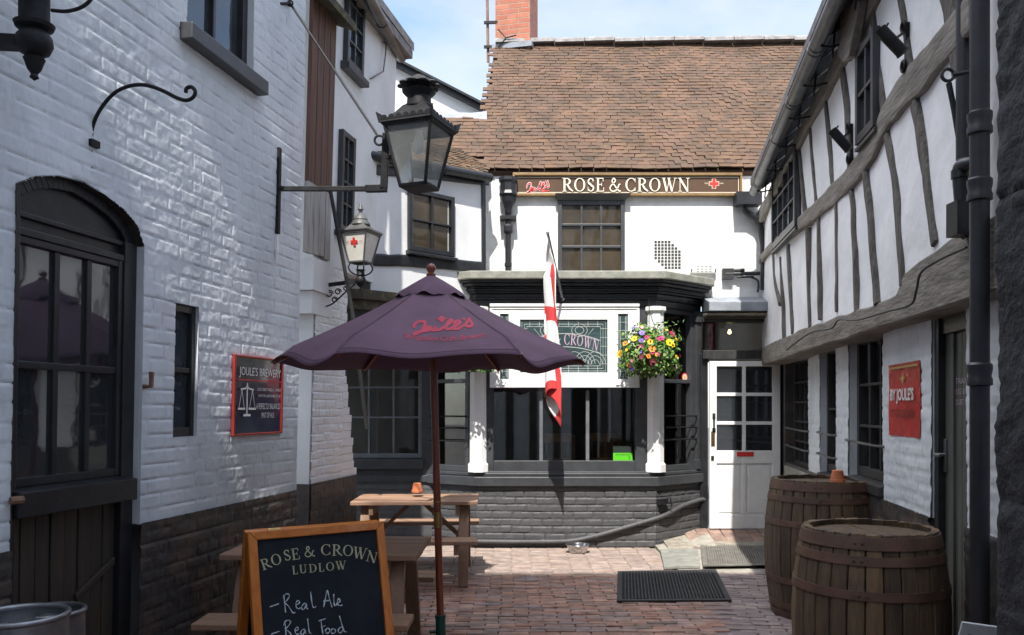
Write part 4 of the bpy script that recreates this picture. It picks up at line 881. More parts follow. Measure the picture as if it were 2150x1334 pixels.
# waste pipe across the base and a small iron hook
W, Lb = BF[1]
pp_ = [W.p(*W.px(u, v, .05), .045) for u, v in ((985, 1137), (1060, 1138), (1140, 1138), (1200, 1136), (1250, 1126), (1300, 1112), (1340, 1100))]
W2b, L2 = BF[2]; pp_ += [W2b.p(*W2b.px(u, v, .05), .045) for u, v in ((1395, 1083), (1435, 1062), (1470, 1050))] + [W2b.p(L2 + .05, .50, .045), W2b.p(L2 + .06, .62, .01)]
mb = MB(); mb.tube(smoothline(pp_, 5), .026, 10)
for k in (2, 4, 6): mb.tube([pp_[k] + Vector((-.02, 0, 0)), pp_[k] + Vector((.02, 0, 0))], .031, 10)
mb.build('waste_pipe', M['bayplinth'], bay, smooth=40)
a = W2b.px(1382, 1050); mb = MB(); mb.boxW(W2b, .0, .14, a[1] - .05, a[1] + .01, -.02, .06); mb.tube([W2b.p(.12, a[1] + .02, .06), W2b.p(.13, a[1] + .03, .1), W2b.p(.15, a[1] - .08, .1)], .007); mb.build('stop_tap', M['iron'], bay)
# hygiene sticker
W, Lb = BF[1]; st = MB(); x0, x1 = fx(1289), fx(1330); st.boxW(W, x0, x1, fz(968), fz(952), -.0785, -.0765, 0).boxW(W, x0, x1 - .01, fz(952), fz(938), -.0785, -.0765, 1)
o = st.build('green_sticker', [M['sticker_g'], M['sticker_d']], fw_)
V, Fs = fitted('FOOD HYGIENE RATING', x0 + .03, x1 - .03, fz(957.5), fz(954)); mb = MB(); mb.ink(V, Fs, lambda x, y: W.p(x, y, -.0755))
V, Fs = fitted('5', x1 - .045, x1 - .025, fz(966), fz(959)); mb.ink(V, Fs, lambda x, y: W.p(x, y, -.0755)); mb.build('lettering', M['sticker_d'], o, norm=False)
# room behind the bay
rm = MB(); rm.box(-1.0, 2.32, 12.4, 12.45, .3, 2.84).box(-1.06, -1.0, 10.2, 12.4, .3, 2.84).box(2.24, 2.30, 10.16, 12.4, .3, 2.84).box(-1.0, 2.24, 10.2, 12.4, 2.78, 2.84); room = rm.build('room_wall', M['interior'], pb)
MB().box(-1.0, 2.24, 10.17, 12.4, .28, .32).build('room_floor', M['floor_in'], pb)
mb = MB(); mb.box(-.45, 1.7, 9.72, 9.95, .86, .90); mb.build('window_board', M['chairwood'], bay, bevel=.004)
MB().box(.72, .86, 9.78, 9.80, .905, .965).build('card', M['ink_cream'], bay)
def pub_chair(x, y, rz, label):
    t = thing('pub_chair', label, 'chair', (x, y, .32), 'chairs inside the bay window', rz); m_ = M['chairwood']
    MB().box(-.21, .21, -.21, .21, .42, .46).build('seat', m_, t, local=True, bevel=.01)
    mb = MB(); mb.box(-.22, -.18, .18, .22, .46, .95).box(.18, .22, .18, .22, .46, .95).box(-.18, .18, .185, .215, .86, .97).box(-.18, .18, .19, .21, .62, .67)
    for k in range(4): mb.box(-.14 + k * .085, -.115 + k * .085, .192, .208, .67, .86)
    mb.build('backrest', m_, t, local=True, bevel=.008)
    for sx in (-1, 1):
        for sy in (-1, 1): MB().bar((sx * .18, sy * .18, .42), (sx * .2, sy * .2, 0), .035, .035).build('leg', m_, t, local=True)
pub_chair(.55, 10.35, R(180), 'wooden chair seen through the bay window, behind its middle pane')
pub_chair(1.15, 10.5, R(170), 'wooden chair seen through the bay window, behind its right hand pane')

# ================================================================== shop sign
sg = thing('pub_name_board', 'long brown name board with cream serif lettering under the roof eaves', 'sign', (1.4, 9.98, 4.18))
SG = Frame((0, 10.055, 0), (1, 0, 0), N=(0, -1, 0)); sgx = lambda u: SG.px(u, 390)[0]; sgz = lambda v: SG.px(1300, v)[1]
a, b, z0, z1 = sgx(1077), sgx(1557), sgz(411), sgz(366)
MB().boxW(SG, a, b, z0, z1, -.035, 0).build('panel', M['brown'], sg)
mb = MB(); f = .022; mb.boxW(SG, a - .004, b + .004, z1 - f, z1 + .01, -.035, .03).boxW(SG, a - .004, b + .004, z0 - .008, z0 + f, -.035, .03).boxW(SG, a - .004, a + f, z0 + f, z1 - f, -.035, .028).boxW(SG, b - f, b + .004, z0 + f, z1 - f, -.035, .028); mb.build('frame', M['gilt'], sg, bevel=.004)
mb = MB(); g0 = .034; g1 = .041
mb.boxW(SG, a + g0, b - g0, z0 + g0, z0 + g1, 0, .003).boxW(SG, a + g0, b - g0, z1 - g1, z1 - g0, 0, .003).boxW(SG, a + g0, a + g1, z0 + g1, z1 - g1, 0, .003).boxW(SG, b - g1, b - g0, z0 + g1, z1 - g1, 0, .003); mb.build('gold_line', M['ink_cream'], sg)
txt = 'ROSE & CROWN'; tw = serif_width(txt, .07, .3); x0, x1, y0, y1 = sgx(1180), sgx(1450), sgz(403), sgz(374.5)
mp_ = lambda ox, oy, dd: (lambda p, q, d: SG.p(x0 + p / tw * (x1 - x0) + ox, y0 + q * (y1 - y0) + oy, dd + d))
mb = MB(); serif_line(mb, txt, mp_(.007, -.007, .002), .07, .3); mb.build('letter_shadow', M['iron'], sg, norm=False)
mb = MB(); serif_line(mb, txt, mp_(0, 0, .012), .07, .3); mb.build('lettering', M['ink_cream'], sg, norm=False)
def script(fn, w, name, m_, par, dd=0):
    mb = MB()
    for k, c in enumerate(SCRIPT):
        q = smoothline([(x, y) for x, y in c], 4); mb.ink(*ribbon([(p.x, -p.y) for p in q], w), lambda x, y, k=k: fn(x, -y))
    return mb.build(name, m_, par, norm=False)
ssc = (sgx(1153) - sgx(1106)) / 1110
fsc = lambda dd: (lambda x, y: SG.p(sgx(1106) + (x - 440) * ssc, sgz(407) + (470 - y) * ssc * 2.05, dd))
script(fsc(.004), 62, 'script_outline', M['ink_w'], sg); script(fsc(.008), 30, 'script_lettering', M['red'], sg)
mb = MB(); mb.ink(*ribbon([(sgx(1136), sgz(402.5)), (sgx(1153), sgz(400.5))], .014), lambda x, y: SG.p(x, y, .006)); mb.build('underline', M['red'], sg, norm=False)
cxx, czz = sgx(1499), sgz(386)
def cross(mb, cx, cz, r, w, fn, mi=0): mb.ink([(cx - r, cz - w), (cx + r, cz - w), (cx + r, cz + w), (cx - r, cz + w)], [(0, 1, 2, 3)], lambda x, y: fn(x, y, 0), mi); mb.ink([(cx - w, cz - r), (cx + w, cz - r), (cx + w, cz + r), (cx - w, cz + r)], [(0, 1, 2, 3)], lambda x, y: fn(x, y, .0004), mi)
mb = MB(); cross(mb, cxx, czz, .062, .026, lambda x, y, d: SG.p(x, y, .002 + d), 0); cross(mb, cxx, czz, .056, .020, lambda x, y, d: SG.p(x, y, .004 + d), 1); mb.build('cross_emblem', [M['ink_cream'], M['red']], sg, norm=False)
mb = MB()
for t_, u0_, u1_ in (('TRADE', 1479, 1487), ('MARK', 1511, 1519)):
    V, Fs = fitted(t_, sgx(u0_), sgx(u1_), sgz(387), sgz(384)); mb.ink(V, Fs, lambda x, y: SG.p(x, y, .003))
mb.build('small_lettering', M['ink_cream'], sg, norm=False)

# ================================================================== right half-timbered house
rh = thing('half_timbered_house', 'crooked half timbered house with white plaster panels and grey oak studs', 'house', (3, 6.8, 0))
def eavez(Y): return 4.06 + (9.2 - Y) * .0909
KU = math.hypot(1, .136); KL = math.hypot(1, .1607)
mb = MB(); X = []
for j in range(41):
    row = []
    for i in range(81):
        Y = 3.3 + (10.12 - 3.3) * i / 80; z = 2.2 + (eavez(Y) + .02 - 2.2) * j / 40
        row.append(UW.p(Y * KU, z, float(noise2(Y, z, 90, .6)) * .016 + float(noise2(Y, z, 91, .2)) * .005))
    X.append(row)
mb.grid(X); mb.boxW(UW, 3.3 * KU, 10.12 * KU, 2.2, 4.0, -.5, -.03)
mb.build('plaster', M['limewash'], rh, smooth=60)
lower = [[(1792, 1042 - 0), (1792, 1042)]]
ST = [ # (path in photo pixels, width)
 ([(1656, 515), (1667, 700)], .085), ([(1698, 480), (1703, 690)], .07), ([(1722, 448), (1725, 672)], .062), ([(1760, 420), (1761, 655)], .075), ([(1790, 385), (1797, 480), (1803, 655)], .062),
 ([(1818, 345), (1830, 450), (1846, 640)], .075), ([(1864, 280), (1885, 400), (1899, 600)], .085), ([(1925, 215), (1945, 340), (1970, 512)], .085),
 ([(1681, 300), (1693, 450)], .055), ([(1703, 255), (1717, 428)], .062), ([(1735, 190), (1752, 390)], .07), ([(1772, 130), (1783, 240), (1790, 350)], .11),
 ([(1828, -40), (1840, 60), (1860, 240)], .105), ([(1893, -30), (1906, 60), (1921, 160)], .075), ([(1985, -40), (2005, 60), (2018, 150)], .14), ([(1627, 350), (1627, 560), (1640, 640)], .075), ([(1642, 540), (1648, 710)], .05)]
for k, (c, w) in enumerate(ST): timber_px(MB(), UW, c, w * .85, -.03, .024 + (k % 3) * .002, seed=100 + k, n=7, wav=.009).build('stud', M['timber_d'], rh, bevel=.006)
mb = timber_px(MB(), UW, [(1600, 545), (1640, 505), (1693, 463), (1738, 425), (1797, 366), (1838, 305), (1868, 246), (1900, 196), (1942, 152), (1985, 99), (2050, 20)], [.11, .12, .14, .17, .18, .17, .2, .22, .2, .19], -.02, .036, seed=130, n=6, wav=.012); mb.build('middle_rail', M['timber'], rh, bevel=.008)
def longbeam(name, fn, n, Y0, Y1, m_):
    mb = MB()
    for i in range(n + 1):
        Y = Y0 + (Y1 - Y0) * i / n; z0, z1, d0, d1 = fn(Y); mb.v += [tuple(UW.p(Y * KU, z, d)) for z, d in ((z0, d0), (z0, d1 - .01), (z0 + .012, d1), (z1 - .012, d1), (z1, d1 - .01), (z1, d0))]
        if i:
            for k in range(6): mb.f.append(((i - 1) * 6 + k, (i - 1) * 6 + (k + 1) % 6, i * 6 + (k + 1) % 6, i * 6 + k)); mb.mi.append(0); mb.rn.append(.5)
    for q in (0, n): mb.f.append(tuple(q * 6 + k for k in range(6))); mb.mi.append(0); mb.rn.append(.5)
    return mb.build(name, m_, rh, smooth=35)
zt_ = [(10.1, 2.33), (8.3, 2.335), (6.5, 2.31), (5.4, 2.28), (5.0, 2.30), (4.92, 2.40), (4.2, 2.45), (3.2, 2.46)]
nn_ = lambda Y, s_, sc, am: float(noise2(Y, 3, s_, sc)) * am
bres = longbeam('bressummer', lambda Y: (2.115 + nn_(Y, 141, .4, .008), float(np.interp(-Y, [-a for a, _ in zt_], [b for _, b in zt_])) + nn_(Y, 140, .25, .012), -.25, .022 + nn_(Y, 142, .3, .005)), 90, 10.1, 3.2, M['timber'])
longbeam('wall_plate', lambda Y: (eavez(Y) - .17 - nn_(Y, 150, .5, .05), eavez(Y), -.05, .05 + nn_(Y, 151, .3, .01)), 80, 10.1, 3.3, M['timber'])
c_ = [UW.px(*q, .05) for q in ((1800, -40), (1822, 0), (1818, 30), (1800, 118), (1788, 130), (1776, 118), (1776, 60), (1788, 0))]
MB().prism([UW.p(s, z, .05) for s, z in c_], UW.N * .06).build('eave_brace', M['timber'], rh, bevel=.01)
# eave: gutter, brackets, rafters, roof
G0, G1 = P(1584, 402, 9.3), P(1757, 0, 5.57); gd = (G1 - G0).normalized(); G2 = G0 + gd * 7.2
mb = MB(); mb.tube([G0, G2], .058, 14)
for t in (.25, .30, 1.45, 2.2, 2.26, 3.1, 3.16, 4.4): mb.tube([G0 + gd * t, G0 + gd * (t + .025)], .063, 14)
mb.build('gutter', M['gutter'], rh, smooth=40)
UD = (UW.A * (gd.dot(UW.A)) ).normalized()
for k, t in enumerate(np.arange(.2, 6.6, .62)):
    q = G0 + gd * t; e = q - UW.N * .30 + Vector((0, 0, -.03)); MB().tube([q + Vector((0, 0, -.06)), q + Vector((0, 0, -.075)) - UW.N * .06, e], .008, 6).tube([q - UW.N * .08 + Vector((0, 0, -.15)), q - UW.N * .10 + Vector((0, 0, .05))], .008, 6).build('gutter_bracket', M['iron'], rh)
mb = MB(); rd = random.Random(12)
for t in np.arange(.05, 7.0, .36):
    q = G0 + gd * t; MB().bar(q + UW.N * -.03 + Vector((0, 0, .03)), q - UW.N * .5 + Vector((0, 0, .38)), .075, .09, rn=rd.random()).build('rafter_foot', M['blackw'], rh)
mb = MB(); q0, q1 = G0 - gd * .12 + Vector((0, 0, .10)), G2 + Vector((0, 0, .10)); up = -UW.N * 3.2 + Vector((0, 0, 2.7)); mb.prism([q0 + UW.N * .03, q1 + UW.N * .03, q1 + up, q0 + up], (0, 0, .07)); mb.build('roof', M['ridge'], rh)
mb = MB(); mb.prism([q0 + Vector((0, 0, -.02)), q1 + Vector((0, 0, -.02)), q1 + up * .12 + Vector((0, 0, -.02)), q0 + up * .12 + Vector((0, 0, -.02))], (0, 0, -.02)); mb.build('soffit', M['blackw'], rh)
# upper windows
def uwin(uL, uR, um, vb_, vt, nm, cols, rows, **k):
    a0, a1 = UW.px(uL, um)[0], UW.px(uR, um)[0]; mid = (uL + uR) / 2; return window(UW, min(a0, a1), max(a0, a1), UW.px(mid, vb_)[1], UW.px(mid, vt)[1], rh, cols, rows, name=nm, **k)
uwin(1631, 1682, 430, 500, 340, 'lattice_window', 4, 3, d=.012, dep=.05, fw=.06, bar=.018, pm=M['glass_g'], sill=(.02, .04, .06), fm=M['dgrey'])
uwin(1814, 1853, 200, 285, 82, 'upper_window', 2, 2, d=.012, dep=.05, fw=.05, bar=.025, pm=M['glass_g'], sill=(.02, .04, .06), fm=M['dgrey'])
# ground floor
Yl = lambda u: 1.667 / ((u - CU) / F - .1607)
ls = lambda u: Yl(u) * KL
ZS, ZH = .98, 2.13
def pier(uF, uN, z0=ZS, seed=1, d=.0):
    mb = MB(); s0, s1 = ls(uN) if uN else 2.25 * KL, ls(uF); brick_sheet(mb, LW, s0, s1, z0, ZH, .016, amp=.006, seed=seed, rough=.002, d0=.0); mb.boxW(LW, s0 + .001, s1 - .001, z0, ZH, -.4, -.004); mb.build('brick_pier', M['white_r'], rh, smooth=50)
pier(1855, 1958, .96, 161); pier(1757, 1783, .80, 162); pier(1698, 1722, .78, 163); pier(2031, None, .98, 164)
mb = MB(); brick_sheet(mb, LW, ls(1955), 10.3, 0, .965, .018, amp=.008, seed=165, d0=.005); mb.boxW(LW, ls(1955), 10.3, 0, .96, -.4, .0); brick_sheet(mb, LW, 2.25, ls(2031), 0, .985, .018, amp=.008, seed=166, d0=.005); mb.boxW(LW, 2.25, ls(2031), 0, .98, -.4, .0)
mb.boxW(LW, ls(1652), 10.6, .9, 2.4, -.4, .02)
mb.build('plinth', M['plinth'], rh, smooth=50)
MB().boxW(LW, ls(1958), 10.3, .3, 2.2, -.5, -.42).build('room_wall', M['interior'], rh)
for nm, uF, uN, cols, rows, zs in (('sash_window', 1783, 1855, 3, 3, 1.06), ('sash_window', 1722, 1757, 2, 2, 1.0), ('lattice_window', 1655, 1698, 4, 5, .93)):
    w_ = window(LW, ls(uN), ls(uF), zs, ZH + .04, rh, cols, rows, d=-.13, dep=.07, fw=.06, bar=.022, name=nm, pm=M['glass'], sill=(0, .09, .03), fm=M['blackw'])
    if nm == 'sash_window':   # panes angled slightly so their reflections catch the white door
        for c_ in list(w_.children):
            if c_.name.startswith('pane'): bpy.data.objects.remove(c_)
        a_, b_ = ls(uN) + .05, ls(uF) - .05; tl = (b_ - a_) * .056
        MB().hexa([LW.p(a_, zs + .05, -.126), LW.p(b_, zs + .05, -.126 - tl), LW.p(b_, zs + .05, -.12 - tl), LW.p(a_, zs + .05, -.12), LW.p(a_, ZH, -.126), LW.p(b_, ZH, -.126 - tl), LW.p(b_, ZH, -.12 - tl), LW.p(a_, ZH, -.12)]).build('pane', M['glass'], w_)
    mb = MB()
    for z in ((1.33,) if cols == 3 else (1.36, 1.16)): mb.tube([LW.p(ls(uN) - .05, z, .0), LW.p(ls(uN) + .05, z, .04), LW.p(ls(uF) - .05, z + .01, .04), LW.p(ls(uF) + .03, z + .01, .0)], .010)
    mb.build('guard_bar', M['gutter'], w_, smooth=40)
mb = MB(); s0, s1 = ls(1740), ls(1655); mb.boxW(LW, ls(1700), ls(1655), .70, .93, -.1, .05).boxW(LW, ls(1700), ls(1655), .62, .70, -.1, .03); mb.build('ledge', M['capping'], rh, bevel=.01)
# side door
s0, s1 = ls(2031), ls(1957); mb = MB(); mb.boxW(LW, s0, s0 + .05, .1, 2.14, -.2, -.02).boxW(LW, s1 - .07, s1, .1, 2.14, -.2, -.01).boxW(LW, s0 + .05, s1 - .07, 2.02, 2.14, -.2, -.03); mb.build('door_frame', M['black'], rh, bevel=.004)
mb = MB(); nb = 6; w = (s1 - s0 - .12) / nb
for k in range(nb): mb.boxW(LW, s0 + .05 + k * w + .002, s0 + .05 + (k + 1) * w - .003, .12, 2.02, -.11, -.065)
mb.boxW(LW, s1 - .19, s1 - .07, .12, 2.02, -.075, -.05); dr = mb.build('side_door', M['doorgrey'], rh, bevel=.003)
a, b = LW.px(1985, 955, -.045); mb = MB(); mb.boxW(LW, a - .018, a + .018, b - .10, b + .09, -.05, -.038); mb.tube([LW.p(a, b, -.04), LW.p(a, b, .01), LW.p(a - .02, b, .015), LW.p(a - .10, b, .015)], .011); mb.build('handle', M['steel'], dr, smooth=40, bevel=.003)
mb = MB()
for t_, v0, v1, uL, uR in (('ENTRANCE', 808, 796, 1994, 2044), ('SNUG & REAR', 829, 817, 1998, 2046), ('COURT YARD', 851, 839, 2000, 2044)):
    sa, za = LW.px(uL, v0, -.06); sb, _ = LW.px(uR, v0, -.06); _, zb_ = LW.px(uL, v1, -.06)
    V, Fs = fitted(t_, 0, 1, 0, 1); mb.ink(V, Fs, lambda x, y: LW.p(sa + (sb - sa) * x, za + (zb_ - za) * y, -.062))
mb.build('lettering', M['ink_lav'], dr, norm=False)
MB().boxW(LW, s0 - .02, s1 + .02, 0, .12, -.4, .03).build('door_step', M['stone'], rh, bevel=.01)
mb = MB(); cb = [UW.p(*UW.px(*q, .06), .062) for q in ((1652, 735), (1700, 700), (1745, 690), (1762, 672), (1800, 672), (1860, 655), (1912, 640), (1925, 610), (1935, 572), (1975, 545), (2030, 520))]; mb.tube(smoothline(cb, 6), .007, 6); mb.build('wall_cable', M['cable'], rh, smooth=40)
mb = MB(); cb = [FR.p(*FR.px(*q), .35) for q in ((1632, 600), (1640, 650), (1643, 740), (1655, 748))]; mb.tube(cb, .022, 8).tube([q + Vector((.06, -.05, -.02)) for q in cb], .012, 8); mb.build('corner_pipe', M['iron'], rh, smooth=40)

# ================================================================== downpipes beside the side door
def pipe(name, label, pts, r, collars, m_, extra=None):
    mb = MB(); mb.tube(pts, r, 16)
    for c in collars: mb.lathe([(r * 1.02, c - .045), (r * 1.28, c - .04), (r * 1.28, c - .015), (r * 1.14, c), (r * 1.28, c + .03), (r * 1.28, c + .05), (r * 1.02, c + .06)], Matrix.Translation((pts[0][0], pts[0][1], 0)), 16)
    if extra: extra(mb)
    return tagset(mb.build(name, m_, smooth=40), label, 'downpipe')
pc = P(2057, 857, 3.72); zz = lambda v, Y=3.72: EYE - (v - CV) / F * Y
pipe('downpipe', 'thick black downpipe with ringed collars in front of the side door', [(pc.x, pc.y, .0), (pc.x, pc.y, 5.2)], .041, [zz(262), zz(402), zz(790)], M['castiron'])
pd = P(2024, 857, 4.05); Yd = 4.05
def ring(mb):
    r0 = P(1990, 158, 3.9); mb.tube([r0 + Vector((.028 * math.cos(t), 0, .028 * math.sin(t))) for t in np.linspace(0, 6.283, 20)], .008, 6); mb.tube([r0 + Vector((.025, 0, 0)), P(2068, 146, 3.85)], .012, 8)
pipe('downpipe', 'slimmer black downpipe with a ring clamp and elbow, left of the thick pipe', [(pd.x, pd.y, zz(335, Yd)), (pd.x, pd.y, 5.2)], .036, [], M['castiron'], ring)
pe = P(2018, 857, 3.95); e_ = [P(2052, 342, 3.85), P(2030, 345, 3.9), P(2017, 352, 3.95), P(2016, 375, 3.95), P(2020, 425, 3.95)]
mb = MB(); mb.tube(smoothline(e_, 4), .034, 12); mb.lathe([(.04, 0), (.04, .04)], Matrix.Translation(e_[3]), 12); mb.boxW(Frame((e_[4].x, e_[4].y, e_[4].z), (1, 0, 0), N=(0, -1, 0)), -.05, .05, -.16, .0, -.05, .05); q = P(2050, 480, 3.95); mb.tube([e_[4] + Vector((0, 0, -.16)), q, (q.x, q.y, 0)], .02, 10); mb.lathe([(.027, 0), (.027, .03), (.021, .04), (.027, .12), (.027, .14)], Matrix.Translation((q.x, q.y, .48)), 12)
tagset(mb.build('waste_pipe', M['castiron'], smooth=40), 'bent black waste pipe running down from a small hopper beside the door', 'waste pipe')
mb = MB(); mb.tube(smoothline([P(1992, 175, 4.1), P(2003, 230, 4.1), P(2018, 320, 4.1)], 5), .014, 8); tagset(mb.build('thin_pipe', M['castiron'], smooth=40), 'thin curved black pipe below the ring clamp', 'pipe')

# ================================================================== gateway pier, and an unseen wall added behind the camera to shade the yard
gw = thing('pier_and_shade_wall', 'dark rough stone gateway pier along the right edge of the yard entrance, with an added unseen wall behind that shades the yard', 'gateway', (1.6, 1, 0))
GP = Frame((1.255, 2.25, 0), (0, -1, 0), N=(-1, 0, 0))
mb = MB(); X = []
for j in range(200):
    row = []
    for i in range(75):
        s = -.25 + i * .016; z = j * .0165; rw = math.floor(z / .27); cl_ = math.floor((s + (rw % 2) * .21) / .42); ez = min((z / .27) % 1, 1 - (z / .27) % 1) * .27; es_ = min(((s + (rw % 2) * .21) / .42) % 1, 1 - ((s + (rw % 2) * .21) / .42) % 1) * .42
        jt = min(1, min(ez, es_) / .014); rb_ = random.Random(rw * 31 + cl_ * 7).uniform(-.004, .004)
        n = float(noise2(s, z, 170, .09)) * .003 + float(noise2(s, z, 171, .035)) * .003 + float(noise2(s, z, 173, .017)) * .005 + rb_
        d = n - (1 - jt) * .007
        row.append((Vector((1.305 - d, 2.25 - s, z)) if s > 0 else Vector((1.305 - d - s * .98, 2.25 + d * .8, z))))
    X.append(row)
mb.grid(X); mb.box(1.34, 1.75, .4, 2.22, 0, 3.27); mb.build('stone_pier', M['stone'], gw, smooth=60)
mb = MB(); mb.box(-2.35, 3.2, -6, -3, 0, 16.6); mb.box(-5.5, -2.35, -6, -3, 0, 14.0); mb.build('rear_shade_wall', M['limewash'], gw)  # added unseen wall, its stepped height shaped to cast the yard's shade
mb = MB()
for k in range(14): mb.box(-5.2 + k * .63, -5.0 + k * .63, -3.0, -2.97, 0, 13.9)
for z in (2.4, 5, 7.8, 10.6): mb.box(-5.5, 3.2, -2.998, -2.965, z, z + .25)
mb.build('shade_wall_studs', M['timber_d'], gw)  # studs on the added wall, showing only in window reflections

# ================================================================== wall signs
def poster(name, label, W, uL, uR, vm, um, vT, vB, body, edge, d=.02):
    a, b = W.px(uL, vm, d)[0], W.px(uR, vm, d)[0]; a, b = min(a, b), max(a, b); z0, z1 = W.px(um, vB, d)[1], W.px(um, vT, d)[1]
    c = W.p((a + b) / 2, z0, 0); t = thing(name, label, 'sign', c)
    X = []
    for j in range(13):
        X.append([W.p(a + (b - a) * i / 10, z0 + (z1 - z0) * j / 12, d + float(noise2(i, j, 200 + int(uL), 3.5)) * .003) for i in range(11)])
    mb = MB().grid(X); mb.boxW(W, a, b, z0, z1, .002, d - .008); o = mb.build('panel', body, t, smooth=50)
    return t, a, b, z0, z1
t, a, b, z0, z1 = poster('enamel_sign', 'navy enamel wall sign with red border and white weighing scales', W1, 489, 592, 830, 540, 750, 913, M['signblue'], None)
D = .031
def onW1(x, y, d=0): return W1.p(a + (b - a) * x, z0 + (z1 - z0) * y, D + d)
mb = MB(); f = .024
for q in ((0, 1, 1 - f, 1), (0, 1, 0, f), (0, f * 1.2, f, 1 - f), (1 - f * 1.2, 1, f, 1 - f)): mb.boxW(W1, a + (b - a) * q[0], a + (b - a) * q[1], z0 + (z1 - z0) * q[2], z0 + (z1 - z0) * q[3], .012, D)
mb.build('border', M['signred_d'], t, bevel=.002)
mb = MB()
for tx_, x0, x1, y0, y1 in (("JOULE'S BREWERY", .08, .93, .72, .86), ('A PERFECTLY BALANCED', .42, .93, .33, .405), ('PINT OF ALE.', .53, .80, .215, .285), ('& CO. GREAT HALES ST., MARKET', .44, .94, .56, .605), ('DRAYTON, SHROPSHIRE, TF9 1JP', .46, .93, .475, .52)):
    V, Fs = fitted(tx_, x0, x1, y0, y1); mb.ink(V, Fs, lambda x, y: onW1(x, y, .0015))
mb.build('lettering', M['ink_w'], t, norm=False)
mb = MB(); sc = [([(.255, .66), (.25, .62), (.22, .59), (.10, .575)], .016), ([(.255, .66), (.26, .62), (.29, .59), (.41, .575)], .016), ([(.255, .60), (.255, .27)], .022), ([(.13, .57), (.06, .34)], .008), ([(.13, .57), (.19, .34)], .008), ([(.38, .57), (.31, .34)], .008), ([(.38, .57), (.45, .34)], .008), ([(.04, .335), (.21, .335)], .02), ([(.29, .335), (.47, .335)], .02), ([(.17, .255), (.34, .255)], .022)]
for k, (pts, w) in enumerate(sc): mb.ink(*ribbon([(.03 + x * .8, y * (z1 - z0) / (b - a)) for x, y in pts], w), lambda x, y, k=k: onW1(x, y * (b - a) / (z1 - z0), .002 + k * .0002))
mb.build('scales_emblem', M['ink_w'], t, norm=False)
mb = MB(); mb.ink(*ribbon([(.05, .695), (.95, .695)], .012), lambda x, y: onW1(x, y, .002)); mb.build('red_rule', M['red'], t, norm=False)
for sgn in (0,):
    t, a, b, z0, z1 = poster('enamel_sign', 'red enamel wall sign with bold white lettering beside the side door', LW, 1866, 1932, 840, 1899, 762, 917, M['signred'], None, .016)
def onL(x, y, d=0): return LW.p(b + (a - b) * x, z0 + (z1 - z0) * y, .0225 + d)
mb = MB(); V, Fs = fitted("BY JOULE'S", .09, .84, .44, .66, offset=.035); mb.ink(V, Fs, lambda x, y: onL(x, y)); mb.build('lettering', M['ink_w'], t, norm=False)
mb = MB(); V, Fs = fitted("IT'S GOOD BEER!", .10, .86, .26, .37); mb.ink(V, Fs, lambda x, y: onL(x, y)); mb.build('dark_lettering', M['ink_d'], t, norm=False)
mb = MB(); mb.ink([(.5, .88), (.47, .81), (.40, .79), (.47, .77), (.5, .71), (.53, .77), (.60, .79), (.53, .81)], [tuple(range(8))], lambda x, y: onL(x, y)); mb.ink(*ribbon([(.04, .945), (.96, .945)], .03), lambda x, y: onL(x, y)); mb.build('star_emblem', M['ink_gold'], t, norm=False)

